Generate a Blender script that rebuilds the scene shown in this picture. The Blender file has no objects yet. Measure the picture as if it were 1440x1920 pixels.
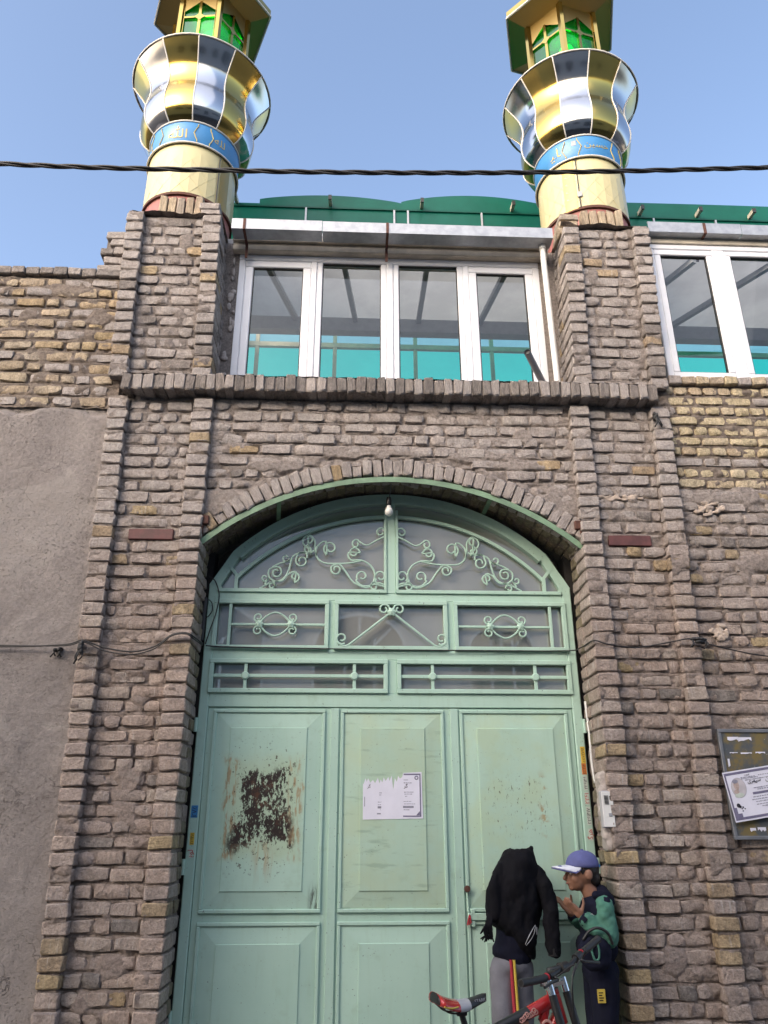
import bpy, bmesh, math, random
import numpy as np
from mathutils import Vector, Matrix, Euler

random.seed(11)
rad = math.radians
sc = bpy.context.scene
COL = sc.collection

# ---------------------------------------------------------------- camera
CAM_POS = Vector((-0.281, -4.9, 1.6))
PITCH, YAW, ROLL = rad(22.5), rad(2.5), rad(0.1)
fw = Vector((math.sin(YAW) * math.cos(PITCH), math.cos(YAW) * math.cos(PITCH), math.sin(PITCH)))
rt0 = Vector((math.cos(YAW), -math.sin(YAW), 0))
up0 = rt0.cross(fw)
rt = rt0 * math.cos(ROLL) - up0 * math.sin(ROLL)
upv = up0 * math.cos(ROLL) + rt0 * math.sin(ROLL)
cam_data = bpy.data.cameras.new('camera')
cam_data.sensor_fit = 'HORIZONTAL'
cam_data.sensor_width = 36.0
cam_data.lens = 36.0 * 1442 / 1440
cam_data.clip_end = 2000
cam = bpy.data.objects.new('camera', cam_data)
M = Matrix.Identity(4)
for i in range(3):
    M[i][0], M[i][1], M[i][2], M[i][3] = rt[i], upv[i], -fw[i], CAM_POS[i]
cam.matrix_world = M
COL.objects.link(cam)
sc.camera = cam

# ---------------------------------------------------------------- sky and sun
SUN_EL, SUN_AZ = rad(26), rad(-140)          # azimuth measured from +y towards +x
world = bpy.data.worlds.new('World')
sc.world = world
world.use_nodes = True
wn = world.node_tree
for n in list(wn.nodes):
    wn.nodes.remove(n)
w_out = wn.nodes.new('ShaderNodeOutputWorld')
w_bg = wn.nodes.new('ShaderNodeBackground')
w_sky = wn.nodes.new('ShaderNodeTexSky')
w_sky.sky_type = 'NISHITA'
w_sky.sun_disc = False
w_sky.sun_elevation = SUN_EL
w_sky.sun_rotation = SUN_AZ
w_sky.altitude = 1300
w_sky.air_density = 1.0
w_sky.dust_density = 10.0
w_sky.ozone_density = 0.5
w_bg.inputs['Strength'].default_value = 0.148
wn.links.new(w_sky.outputs[0], w_bg.inputs[0])
wn.links.new(w_bg.outputs[0], w_out.inputs[0])

sun_data = bpy.data.lights.new('sun', 'SUN')
sun_data.energy = 0.75
sun_data.angle = rad(125)
sun_data.color = (1.0, 0.935, 0.895)
sun = bpy.data.objects.new('sun', sun_data)
sdir = Vector((math.sin(SUN_AZ) * math.cos(SUN_EL), math.cos(SUN_AZ) * math.cos(SUN_EL), math.sin(SUN_EL)))
sun.rotation_euler = sdir.to_track_quat('Z', 'Y').to_euler()
sun.location = sdir * 40
COL.objects.link(sun)

sc.view_settings.view_transform = 'Standard'
sc.view_settings.look = 'None'
sc.view_settings.gamma = 1.0
sc.view_settings.use_curve_mapping = False
sc.view_settings.exposure = 1.6
sc.render.engine = 'CYCLES'
sc.cycles.use_denoising = True
sc.cycles.max_bounces = 10
sc.cycles.transparent_max_bounces = 16
sc.cycles.caustics_reflective = False
sc.cycles.caustics_refractive = False

# ---------------------------------------------------------------- noise
def _hash(x, y, z, s):
    h = (x * 374761393 + y * 668265263 + z * 1274126177 + s * 974634613) & 0xffffffff
    h = ((h ^ (h >> 13)) * 1274126177) & 0xffffffff
    h = (h ^ (h >> 16)) & 0xffffffff
    return h / 2147483648.0 - 1.0

def vn(x, y, z=0.0, s=0):
    x = np.asarray(x, float); y = np.asarray(y, float); z = np.asarray(z, float) + 0 * x
    xi, yi, zi = (np.floor(a).astype(np.int64) for a in (x, y, z))
    fx, fy, fz = x - xi, y - yi, z - zi
    fx, fy, fz = (t * t * (3 - 2 * t) for t in (fx, fy, fz))
    r = 0
    for a in (0, 1):
        for b in (0, 1):
            for c in (0, 1):
                w = (fx if a else 1 - fx) * (fy if b else 1 - fy) * (fz if c else 1 - fz)
                r = r + w * _hash(xi + a, yi + b, zi + c, s)
    return r

def fbm(x, y, z=0.0, s=0, o=3):
    r, a = 0, 1.0
    for k in range(o):
        r = r + a * vn(np.asarray(x) * 2 ** k, np.asarray(y) * 2 ** k, np.asarray(z) * 2 ** k, s + k)
        a *= 0.5
    return r

# ---------------------------------------------------------------- materials
class NT:
    def __init__(self, name):
        self.m = bpy.data.materials.new(name)
        self.m.use_nodes = True
        self.t = self.m.node_tree
        self.t.nodes.clear()
        self.out = self.t.nodes.new('ShaderNodeOutputMaterial')
    def n(self, typ, **kw):
        nd = self.t.nodes.new('ShaderNode' + typ)
        for k, v in kw.items():
            setattr(nd, k, v)
        return nd
    def l(self, a, b):
        self.t.links.new(a, b)
    def set(self, nd, key, v):
        if isinstance(v, bpy.types.NodeSocket):
            self.l(v, nd.inputs[key])
        else:
            if isinstance(v, tuple) and len(v) == 3 and nd.inputs[key].type == 'RGBA':
                v = (*v, 1)
            nd.inputs[key].default_value = v
    def coord(self, kind='Object', rnd=False, scale=(1, 1, 1)):
        tc = self.n('TexCoord')
        src = tc.outputs[kind]
        if rnd:
            oi = self.n('ObjectInfo')
            mul = self.math('MULTIPLY', oi.outputs['Random'], 57.0)
            cb = self.n('CombineXYZ')
            self.l(mul, cb.inputs[0]); self.l(mul, cb.inputs[2])
            va = self.n('VectorMath', operation='ADD')
            self.l(src, va.inputs[0]); self.l(cb.outputs[0], va.inputs[1])
            src = va.outputs[0]
        if scale != (1, 1, 1):
            vm = self.n('VectorMath', operation='MULTIPLY')
            self.l(src, vm.inputs[0]); vm.inputs[1].default_value = scale
            src = vm.outputs[0]
        return src
    def math(self, op, a, b=0.0, clamp=False):
        nd = self.n('Math', operation=op, use_clamp=clamp)
        self.set(nd, 0, a); self.set(nd, 1, b)
        return nd.outputs[0]
    def noise(self, vec, scale, detail=4, rough=0.6, dist=0.0):
        nd = self.n('TexNoise')
        self.l(vec, nd.inputs['Vector'])
        nd.inputs['Scale'].default_value = scale
        nd.inputs['Detail'].default_value = detail
        nd.inputs['Roughness'].default_value = rough
        nd.inputs['Distortion'].default_value = dist
        return nd.outputs[0]
    def ramp(self, fac, stops, interp='LINEAR'):
        nd = self.n('ValToRGB')
        cr = nd.color_ramp
        cr.interpolation = interp
        while len(cr.elements) < len(stops):
            cr.elements.new(0.5)
        for e, (p, c) in zip(cr.elements, stops):
            e.position = p
            e.color = (*c, 1) if isinstance(c, tuple) else (c, c, c, 1)
        self.l(fac, nd.inputs[0])
        return nd.outputs[0]
    def mix(self, fac, a, b, mode='MIX'):
        nd = self.n('MixRGB', blend_type=mode)
        self.set(nd, 0, fac); self.set(nd, 1, a); self.set(nd, 2, b)
        return nd.outputs[0]
    def rng(self, v, a, b, c=0.0, d=1.0):
        nd = self.n('MapRange'); nd.interpolation_type = 'SMOOTHSTEP'
        self.l(v, nd.inputs[0])
        for i, x in enumerate((a, b, c, d)):
            nd.inputs[i + 1].default_value = x
        return nd.outputs[0]
    def bump(self, h, strength=0.5, dist=0.01, prev=None):
        nd = self.n('Bump')
        nd.inputs['Strength'].default_value = strength
        nd.inputs['Distance'].default_value = dist
        self.l(h, nd.inputs['Height'])
        if prev is not None:
            self.l(prev, nd.inputs['Normal'])
        return nd.outputs[0]
    def bsdf(self, color, rough=0.8, metal=0.0, normal=None, **kw):
        b = self.n('BsdfPrincipled')
        self.set(b, 'Base Color', color); self.set(b, 'Roughness', rough); self.set(b, 'Metallic', metal)
        for k, v in kw.items():
            self.set(b, k.replace('_', ' '), v)
        if normal is not None:
            self.l(normal, b.inputs['Normal'])
        return b.outputs[0]
    def done(self, sh):
        self.l(sh, self.out.inputs[0])
        return self.m

MAT = {}

def simple(name, col, rough=0.6, metal=0.0, var=0.15, scale=20.0, bump=0.15, bscale=120.0, bdist=0.002, **kw):
    t = NT(name)
    c = t.coord('Object')
    n1 = t.noise(c, scale, 5)
    f = t.rng(n1, 0.25, 0.75, 1 - var, 1 + var * 0.6)
    cc = t.mix(1.0, col, f, 'MULTIPLY')
    nb = t.noise(c, bscale, 3)
    MAT[name] = t.done(t.bsdf(cc, t.rng(n1, 0.2, 0.8, max(0.02, rough - 0.08), min(1, rough + 0.08)), metal, t.bump(nb, bump, bdist), **kw))
    return MAT[name]

def brick_mat(name, cols, streak=0.5, zone=True):
    t = NT(name)
    oc = t.coord('Object', rnd=True)
    oi = t.n('ObjectInfo')
    k = len(cols)
    base = t.ramp(oi.outputs['Random'], [((i + 0.5) / k, c) for i, c in enumerate(cols)])
    geo = t.n('NewGeometry')
    pos = geo.outputs['Position']
    if zone:                                   # weathering: greyer lime-washed masonry higher up, sooty at the top
        sx = t.n('SeparateXYZ'); t.l(pos, sx.inputs[0])
        big = t.noise(pos, 0.9, 3)
        zz = t.math('ADD', sx.outputs[2], t.math('MULTIPLY', big, 1.2))
        g1 = t.rng(zz, 3.4, 4.4, 0, 0.8)
        base = t.mix(g1, base, t.mix(0.75, base, (0.41, 0.38, 0.365)))
        g2 = t.rng(zz, 5.0, 5.5, 0, 0.5)
        base = t.mix(g2, base, t.mix(0.7, base, (0.235, 0.205, 0.188)))
    n1 = t.noise(oc, 14, 6, 0.65)
    n2 = t.noise(oc, 70, 5, 0.7)
    f = t.math('MULTIPLY', t.rng(n1, 0.25, 0.75, 0.66, 1.3), t.rng(n2, 0.25, 0.75, 0.66, 1.3))
    col = t.mix(1.0, base, f, 'MULTIPLY')
    # pale lime runs down the face
    st = t.noise(t.coord('Object', rnd=True, scale=(75, 30, 4)), 1.0, 4, 0.6)
    blot = t.noise(oc, 9, 3)
    sm = t.math('MULTIPLY', t.rng(st, 0.54, 0.7), t.rng(blot, 0.42, 0.62))
    col = t.mix(t.math('MULTIPLY', sm, streak), col, (0.56, 0.53, 0.50))
    # dark grime
    dk = t.rng(t.noise(oc, 26, 5, 0.7), 0.56, 0.72, 0, 0.55)
    col = t.mix(dk, col, t.mix(1.0, col, (0.42, 0.40, 0.39), 'MULTIPLY'))
    if zone:
        dust = t.rng(t.noise(pos, 5.5, 5, 0.65), 0.35, 0.7, 0.1, 0.5)
        col = t.mix(dust, col, t.mix(t.rng(sx.outputs[2], 3.0, 4.4), (0.345, 0.285, 0.255), (0.345, 0.315, 0.30)))
    hb = t.math('ADD', t.noise(oc, 38, 6, 0.68), t.math('MULTIPLY', t.noise(oc, 150, 4), 0.35))
    MAT[name] = t.done(t.bsdf(col, 0.93, 0, t.bump(hb, 1.0, 0.02)))

PINKS = [(0.335, 0.262, 0.222), (0.295, 0.235, 0.205), (0.365, 0.29, 0.245), (0.315, 0.262, 0.235), (0.27, 0.225, 0.205), (0.35, 0.30, 0.262), (0.305, 0.245, 0.205), (0.34, 0.275, 0.245)]
PINKS = [(c[0] * 1.17, c[1] * 1.16, c[2] * 1.14) for c in PINKS]
brick_mat('brick_worn', PINKS, 0.75)
brick_mat('brick_ochre', [(0.37, 0.275, 0.165), (0.34, 0.265, 0.18), (0.39, 0.30, 0.175), (0.33, 0.25, 0.17)], 0.45, False)
brick_mat('brick_buff', [(0.42, 0.335, 0.235), (0.39, 0.31, 0.225), (0.36, 0.285, 0.205), (0.44, 0.36, 0.255), (0.34, 0.285, 0.23)], 0.25, False)
brick_mat('brick_yellow', [(0.52, 0.43, 0.275), (0.48, 0.40, 0.265), (0.54, 0.455, 0.30), (0.46, 0.365, 0.255), (0.51, 0.43, 0.30)], 0.15, False)
brick_mat('brick_dark', [(0.21, 0.185, 0.17), (0.24, 0.208, 0.19), (0.27, 0.235, 0.21), (0.19, 0.168, 0.155)], 0.3, False)
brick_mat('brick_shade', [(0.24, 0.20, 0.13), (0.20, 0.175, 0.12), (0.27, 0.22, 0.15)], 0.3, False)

def mortar_mat(name, a, b, zone=True, crack=0.0):
    t = NT(name)
    geo = t.n('NewGeometry'); pos = geo.outputs['Position']
    n1 = t.noise(pos, 3.0, 6, 0.6)
    n2 = t.noise(pos, 45, 6, 0.7)
    base = t.mix(t.rng(n1, 0.3, 0.7), a, b)
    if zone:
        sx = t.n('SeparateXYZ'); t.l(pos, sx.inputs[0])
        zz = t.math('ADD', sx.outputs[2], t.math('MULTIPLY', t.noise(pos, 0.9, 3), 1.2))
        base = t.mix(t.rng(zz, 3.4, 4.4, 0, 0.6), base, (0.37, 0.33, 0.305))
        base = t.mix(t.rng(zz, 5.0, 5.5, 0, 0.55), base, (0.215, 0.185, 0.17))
    col = t.mix(1.0, base, t.rng(n2, 0.25, 0.75, 0.8 if crack else 0.6, 1.16 if crack else 1.3), 'MULTIPLY')
    pale = t.math('MULTIPLY', t.rng(t.noise(pos, 7, 5, 0.65), 0.6, 0.75), 0.4)
    col = t.mix(pale, col, (0.44, 0.40, 0.37))
    h = t.math('ADD', t.noise(pos, 60, 7, 0.7), t.math('MULTIPLY', t.noise(pos, 240, 4), 0.4))
    if crack:
        vo = t.n('TexVoronoi', feature='DISTANCE_TO_EDGE'); vo.inputs['Scale'].default_value = 2.2
        wv = t.n('VectorMath', operation='ADD'); t.l(pos, wv.inputs[0])
        cn = t.n('TexNoise'); cn.inputs['Scale'].default_value = 5; cn.inputs['Detail'].default_value = 5
        t.l(pos, cn.inputs['Vector'])
        sv = t.n('VectorMath', operation='SCALE'); t.l(cn.outputs['Color'], sv.inputs[0]); sv.inputs['Scale'].default_value = 0.5
        t.l(sv.outputs[0], wv.inputs[1]); t.l(wv.outputs[0], vo.inputs['Vector'])
        ck = t.math('MULTIPLY', t.rng(vo.outputs['Distance'], 0.0, 0.010, 1, 0), t.rng(t.noise(pos, 1.3, 3), 0.5, 0.62))
        col = t.mix(t.math('MULTIPLY', ck, crack), col, (0.11, 0.09, 0.085))
        h = t.math('SUBTRACT', h, ck)
        rp = t.rng(t.noise(pos, 1.1, 6, 0.62, 0.6), 0.52, 0.545)
        col = t.mix(t.math('MULTIPLY', rp, 0.55), col, (0.37, 0.335, 0.312))
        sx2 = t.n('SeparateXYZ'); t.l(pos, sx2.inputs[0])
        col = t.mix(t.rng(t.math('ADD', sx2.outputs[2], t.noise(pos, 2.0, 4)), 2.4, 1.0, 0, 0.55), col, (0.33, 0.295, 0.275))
        pit = t.math('MULTIPLY', t.rng(t.noise(pos, 62, 4, 0.65), 0.585, 0.64), t.rng(t.noise(pos, 3.5, 3), 0.38, 0.6))
        col = t.mix(t.math('MULTIPLY', pit, 0.6), col, (0.15, 0.125, 0.115))
        h = t.math('SUBTRACT', h, t.math('MULTIPLY', pit, 0.6))
    MAT[name] = t.done(t.bsdf(col, 0.95, 0, t.bump(h, 0.9 if crack else 1.0, 0.014 if crack else 0.018)))

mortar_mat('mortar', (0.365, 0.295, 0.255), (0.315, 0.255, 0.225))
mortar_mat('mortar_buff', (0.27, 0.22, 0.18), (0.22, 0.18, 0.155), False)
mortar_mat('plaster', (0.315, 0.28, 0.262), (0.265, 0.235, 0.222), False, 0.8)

def gate_paint(name, wear=None):
    """old mint gloss paint; wear = kind of damage that belongs to this one sheet"""
    t = NT(name)
    p = t.coord('Object')
    sx = t.n('SeparateXYZ'); t.l(p, sx.inputs[0])
    n1 = t.noise(p, 1.7, 5, 0.6)
    col = t.mix(t.rng(n1, 0.3, 0.7), (0.425, 0.60, 0.51), (0.375, 0.55, 0.465))
    n2 = t.noise(t.coord('Object', scale=(30, 30, 3)), 1.0, 5)
    col = t.mix(t.rng(n2, 0.5, 0.75, 0, 0.25), col, (0.33, 0.45, 0.345))
    smudge = t.rng(t.noise(p, 6.5, 5, 0.7), 0.55, 0.75, 0, 0.42)
    col = t.mix(smudge, col, (0.29, 0.40, 0.31))
    chip = t.math('MULTIPLY', t.rng(t.noise(p, 85, 3, 0.55), 0.675, 0.71), t.rng(t.noise(p, 5, 3), 0.46, 0.56))
    rough = 0.42
    if wear:
        if wear == 'rust':
            cx, cz, hx, hz = -0.83, 1.74, 0.20, 0.245
            dx = t.math('DIVIDE', t.math('ABSOLUTE', t.math('SUBTRACT', sx.outputs[0], cx)), hx)
            dz = t.math('DIVIDE', t.math('ABSOLUTE', t.math('SUBTRACT', sx.outputs[2], cz)), hz)
            d = t.math('MAXIMUM', dx, dz)
            wob = t.math('MULTIPLY', t.math('SUBTRACT', t.noise(p, 9, 5, 0.65), 0.5), 0.7)
            reg = t.rng(t.math('ADD', d, wob), 0.8, 1.12, 1, 0)
            halo = t.rng(t.math('ADD', d, wob), 0.9, 1.5, 1, 0)
            col = t.mix(t.math('MULTIPLY', halo, 0.35), col, (0.40, 0.43, 0.22))
            edge = t.math('MULTIPLY', t.rng(dx, 0.72, 0.95), t.rng(t.math('ADD', d, wob), 1.12, 1.3, 1, 0))
            col = t.mix(t.math('MULTIPLY', t.math('MULTIPLY', edge, 0.7), t.rng(t.noise(t.coord('Object', scale=(40, 40, 9)), 1, 4), 0.47, 0.6)), col, (0.30, 0.15, 0.05))
            cov = t.math('ADD', t.math('MULTIPLY', t.math('SUBTRACT', t.noise(p, 6.5, 4, 0.6), 0.5), 1.5), t.rng(d, 0.2, 1.0, 0.13, -0.02))
            flake = t.rng(t.math('ADD', t.noise(t.coord('Object', scale=(75, 75, 34)), 1.0, 7, 0.7), t.math('MULTIPLY', cov, 0.66)), 0.50, 0.56)
            col = t.mix(t.math('MULTIPLY', reg, flake), col, t.mix(t.rng(t.noise(p, 16, 4), 0.5, 0.68), (0.028, 0.02, 0.018), (0.085, 0.038, 0.022)))
            scf = t.math('MULTIPLY', t.rng(t.math('ABSOLUTE', t.math('SUBTRACT', sx.outputs[0], -0.485)), 0.0, 0.05, 1, 0), t.rng(t.math('ABSOLUTE', t.math('SUBTRACT', sx.outputs[2], 1.20)), 0.02, 0.13, 1, 0))
            col = t.mix(t.math('MULTIPLY', scf, t.rng(t.noise(t.coord('Object', scale=(40, 40, 8)), 1, 5), 0.38, 0.58)), col, (0.05, 0.05, 0.045))
            # drip of rust below
            drip = t.math('MULTIPLY', t.rng(t.math('ABSOLUTE', t.math('SUBTRACT', sx.outputs[0], -0.80)), 0.0, 0.10, 1, 0), t.rng(sx.outputs[2], 1.26, 1.50))
            drip = t.math('MULTIPLY', drip, t.rng(sx.outputs[2], 1.56, 1.5))
            dn = t.rng(t.noise(t.coord('Object', scale=(45, 45, 5)), 1, 4), 0.42, 0.62)
            col = t.mix(t.math('MULTIPLY', t.math('MULTIPLY', drip, dn), 0.75), col, (0.36, 0.21, 0.09))
            sp = t.math('MULTIPLY', t.rng(t.noise(p, 48, 3, 0.6), 0.62, 0.66), t.rng(dz, 1.9, 1.2))
            chip = t.math('MAXIMUM', chip, t.math('MULTIPLY', sp, t.rng(dx, 1.15, 0.9)))
        elif wear == 'paste':                  # old glue of torn notices
            g = t.rng(t.noise(p, 4.5, 5, 0.6), 0.35, 0.65, 0.2, 0.55)
            col = t.mix(g, col, (0.42, 0.50, 0.33))
            wipe = t.rng(t.noise(t.coord('Object', scale=(5, 5, 26)), 1, 5), 0.56, 0.7, 0, 0.5)
            col = t.mix(wipe, col, (0.24, 0.34, 0.26))
        elif wear == 'scratch':
            g = t.rng(t.noise(p, 4.0, 5, 0.6), 0.42, 0.65, 0.05, 0.5)
            col = t.mix(g, col, (0.42, 0.52, 0.34))
            reg = t.math('MULTIPLY', t.rng(t.math('ABSOLUTE', t.math('SUBTRACT', sx.outputs[0], 0.80)), 0.15, 0.23, 1, 0), t.rng(t.math('ABSOLUTE', t.math('SUBTRACT', sx.outputs[2], 1.75)), 0.1, 0.24, 1, 0))
            s1 = t.rng(t.noise(t.coord('Object', scale=(60, 60, 22)), 1, 6, 0.7), 0.58, 0.64)
            col = t.mix(t.math('MULTIPLY', reg, s1), col, (0.10, 0.085, 0.05))
            oc_ = t.math('MULTIPLY', t.rng(t.math('ABSOLUTE', t.math('SUBTRACT', sx.outputs[0], 0.98)), 0.0, 0.05, 1, 0), t.rng(t.noise(p, 18, 5), 0.5, 0.6))
            col = t.mix(t.math('MULTIPLY', t.math('MULTIPLY', oc_, reg), 0.9), col, (0.33, 0.19, 0.06))
    col = t.mix(t.math('MULTIPLY', chip, 0.85), col, (0.07, 0.05, 0.04))
    hb = t.math('SUBTRACT', t.math('MULTIPLY', t.noise(p, 16, 3), 0.6), t.math('MULTIPLY', chip, 0.4))
    MAT[name] = t.done(t.bsdf(col, t.rng(n1, 0.2, 0.8, rough - 0.06, rough + 0.16), 0, t.bump(hb, 0.22, 0.006), Specular_IOR_Level=0.35))

gate_paint('gate_paint')
simple('olive_paint', (0.17, 0.27, 0.175), 0.6, 0, 0.3, 9, 0.3, 60, 0.003)
gate_paint('gate_paint_rust', 'rust')
gate_paint('gate_paint_paste', 'paste')
gate_paint('gate_paint_scratch', 'scratch')

def clear_glass(name, tint, refl=1.0):
    t = NT(name)
    tr = t.n('BsdfTransparent'); tr.inputs[0].default_value = (*tint, 1)
    gl = t.n('BsdfGlossy'); gl.inputs[0].default_value = (0.9, 0.95, 1.0, 1); gl.inputs[1].default_value = 0.01
    fr = t.n('Fresnel'); fr.inputs[0].default_value = 1.5
    mx = t.n('MixShader')
    t.l(t.math('MULTIPLY', fr.outputs[0], refl, True), mx.inputs[0])
    t.l(tr.outputs[0], mx.inputs[1]); t.l(gl.outputs[0], mx.inputs[2])
    MAT[name] = t.done(mx.outputs[0])

clear_glass('window_glass', (0.84, 0.87, 0.88), 1.0)

def gate_glass(name):
    """grey reflective film on the transom lights, dusty"""
    t = NT(name)
    p = t.coord('Object')
    n = t.noise(p, 2.2, 5, 0.6)
    nb = t.noise(p, 1.1, 2)
    df = t.bsdf(t.mix(t.rng(n, 0.3, 0.7), (0.31, 0.315, 0.295), (0.375, 0.375, 0.355)), 0.6)
    gl = t.n('BsdfGlossy'); gl.inputs[0].default_value = (0.84, 0.87, 0.86, 1)
    t.l(t.rng(n, 0.3, 0.8, 0.015, 0.05), gl.inputs[1])
    t.l(t.bump(nb, 0.05, 0.01), gl.inputs['Normal'])
    mx = t.n('MixShader'); mx.inputs[0].default_value = 0.5
    t.l(df, mx.inputs[1]); t.l(gl.outputs[0], mx.inputs[2])
    MAT[name] = t.done(mx.outputs[0])
gate_glass('gate_glass')

def mirror(name, col, rough=0.06):
    t = NT(name)
    p = t.coord('Object')
    nb = t.noise(p, 3.0, 2)
    MAT[name] = t.done(t.bsdf(col, rough, 1.0, t.bump(nb, 0.12, 0.02)))
mirror('gold_mirror', (0.50, 0.365, 0.11), 0.15)
mirror('silver_mirror', (0.45, 0.46, 0.49), 0.14)
mirror('gold_dull', (0.36, 0.26, 0.10), 0.35)

def sheet_green(name, col, trans=0.7, alpha=0.0):
    t = NT(name)
    p = t.coord('Object')
    n = t.noise(p, 2.5, 4)
    c = t.mix(t.rng(n, 0.3, 0.7), col, tuple(x * 0.8 for x in col))
    d = t.bsdf(c, 0.35)
    tl = t.n('BsdfTranslucent'); t.l(c, tl.inputs[0])
    mx = t.n('MixShader'); mx.inputs[0].default_value = trans
    t.l(d, mx.inputs[1]); t.l(tl.outputs[0], mx.inputs[2])
    s = mx.outputs[0]
    if alpha:
        tr = t.n('BsdfTransparent'); tr.inputs[0].default_value = (*col, 1)
        m2 = t.n('MixShader'); m2.inputs[0].default_value = alpha
        t.l(s, m2.inputs[1]); t.l(tr.outputs[0], m2.inputs[2]); s = m2.outputs[0]
    MAT[name] = t.done(s)
sheet_green('green_sheet', (0.016, 0.16, 0.12), 0.45, 0.2)
sheet_green('green_panel', (0.03, 0.88, 0.54), 0.9, 0.7)
sheet_green('pale_panel', (0.50, 0.90, 0.76), 0.8, 0.5)
sheet_green('ceiling_sheet', (0.40, 0.39, 0.385), 0.75)

def lantern_glass(name):
    t = NT(name)
    p = t.coord('Object')
    c = t.mix(t.noise(p, 6, 3), (0.0, 0.16, 0.085), (0.004, 0.24, 0.14))
    tl = t.n('BsdfTranslucent'); t.l(c, tl.inputs[0])
    gl = t.n('BsdfGlossy'); gl.inputs[1].default_value = 0.08; gl.inputs[0].default_value = (0.6, 0.8, 0.7, 1)
    tr = t.n('BsdfTransparent'); tr.inputs[0].default_value = (0.01, 0.75, 0.24, 1)
    m1 = t.n('MixShader'); m1.inputs[0].default_value = 0.45
    t.l(tl.outputs[0], m1.inputs[1]); t.l(tr.outputs[0], m1.inputs[2])
    m2 = t.n('MixShader'); m2.inputs[0].default_value = 0.148
    t.l(m1.outputs[0], m2.inputs[1]); t.l(gl.outputs[0], m2.inputs[2])
    MAT[name] = t.done(m2.outputs[0])
lantern_glass('lantern_glass')

def emit(name, col, s):
    t = NT(name)
    e = t.n('Emission'); e.inputs[0].default_value = (*col, 1); e.inputs[1].default_value = s
    MAT[name] = t.done(e.outputs[0])
emit('green_lamp', (0.03, 1.0, 0.05), 6.0)

def board_mat(name):
    t = NT(name)
    p = t.coord('Object')
    n = t.noise(p, 7, 6, 0.65)
    col = t.mix(t.rng(n, 0.42, 0.6), (0.075, 0.085, 0.095), (0.17, 0.13, 0.05))
    w = t.math('MULTIPLY', t.rng(t.noise(p, 22, 5, 0.7), 0.66, 0.70), 0.8)
    col = t.mix(w, col, (0.5, 0.5, 0.5))
    MAT[name] = t.done(t.bsdf(col, 0.55, 0.0, t.bump(n, 0.3, 0.006)))
board_mat('board_metal')

def stone_wall(name):
    t = NT(name)
    p = t.coord('Object')
    n = t.noise(p, 1.2, 5)
    c = t.mix(t.rng(n, 0.3, 0.7), (0.46, 0.445, 0.43), (0.40, 0.385, 0.37))
    MAT[name] = t.done(t.bsdf(c, 0.8, 0, t.bump(t.noise(p, 40, 4), 0.3, 0.01)))
stone_wall('stone_cladding')

simple('asphalt', (0.055, 0.054, 0.052), 0.9, 0, 0.3, 8, 0.6, 160, 0.006)
simple('paving', (0.26, 0.24, 0.22), 0.85, 0, 0.25, 6, 0.4, 90, 0.004)
simple('pvc_white', (0.66, 0.67, 0.71), 0.35, 0, 0.06, 6, 0.04)
simple('cream_paint', (0.55, 0.49, 0.40), 0.6, 0, 0.28, 5, 0.2, 60)
simple('white_plastic', (0.72, 0.72, 0.70), 0.4, 0, 0.1, 9, 0.05)
simple('galvanized', (0.36, 0.375, 0.40), 0.5, 0.6, 0.2, 14, 0.06)
simple('grey_steel', (0.22, 0.23, 0.25), 0.5, 0.5, 0.2, 10, 0.1)
simple('grey_frame', (0.30, 0.31, 0.33), 0.55, 0, 0.12, 10, 0.1)
simple('dark_steel', (0.05, 0.048, 0.047), 0.6, 0.3, 0.3, 20, 0.2)
simple('rust_red', (0.10, 0.042, 0.03), 0.85, 0, 0.4, 25, 0.6, 90, 0.006)
simple('red_oxide', (0.11, 0.04, 0.038), 0.6, 0, 0.35, 14, 0.3, 60)
simple('pink_paint', (0.32, 0.12, 0.105), 0.6, 0, 0.2, 8, 0.2)
simple('black_rubber', (0.02, 0.02, 0.021), 0.55, 0, 0.2, 30, 0.2)
simple('black_cable', (0.022, 0.02, 0.02), 0.5, 0, 0.3, 40, 0.1)
simple('foam', (0.44, 0.36, 0.30), 0.9, 0, 0.25, 25, 0.8, 60, 0.01)
simple('lime_plaster', (0.40, 0.355, 0.33), 0.95, 0, 0.25, 12, 0.8, 50, 0.01)
simple('paper', (0.70, 0.70, 0.80), 0.75, 0, 0.05, 10, 0.15, 25, 0.004)
simple('ink_black', (0.03, 0.03, 0.045), 0.7, 0, 0.2, 30, 0.05)
simple('ink_violet', (0.16, 0.15, 0.24), 0.7, 0, 0.2, 60, 0.05)
simple('ink_grey', (0.25, 0.25, 0.32), 0.7, 0, 0.2, 60, 0.05)
simple('sticker_yellow', (0.62, 0.42, 0.05), 0.6, 0, 0.25, 40, 0.1)
simple('sticker_orange', (0.55, 0.17, 0.03), 0.6, 0, 0.25, 40, 0.1)
simple('sticker_blue', (0.04, 0.22, 0.48), 0.6, 0, 0.25, 40, 0.1)
simple('sticker_white', (0.52, 0.58, 0.52), 0.6, 0, 0.15, 40, 0.1)
simple('ink_red', (0.42, 0.05, 0.04), 0.7, 0, 0.2, 40, 0.05)
simple('band_blue', (0.045, 0.22, 0.50), 0.35, 0, 0.12, 3, 0.06)
simple('band_gold', (0.42, 0.34, 0.12), 0.4, 0.2, 0.15, 8, 0.05)
simple('white_trim', (0.62, 0.60, 0.57), 0.4, 0.0, 0.1, 8, 0.05)
simple('skin', (0.25, 0.125, 0.08), 0.55, 0, 0.12, 18, 0.1, 90, 0.001)
simple('hair', (0.012, 0.009, 0.008), 0.5, 0, 0.3, 90, 0.6, 160, 0.003)
simple('eye_white', (0.6, 0.58, 0.55), 0.3, 0, 0.05)
simple('eye_dark', (0.015, 0.01, 0.008), 0.2, 0, 0.05)
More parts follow.
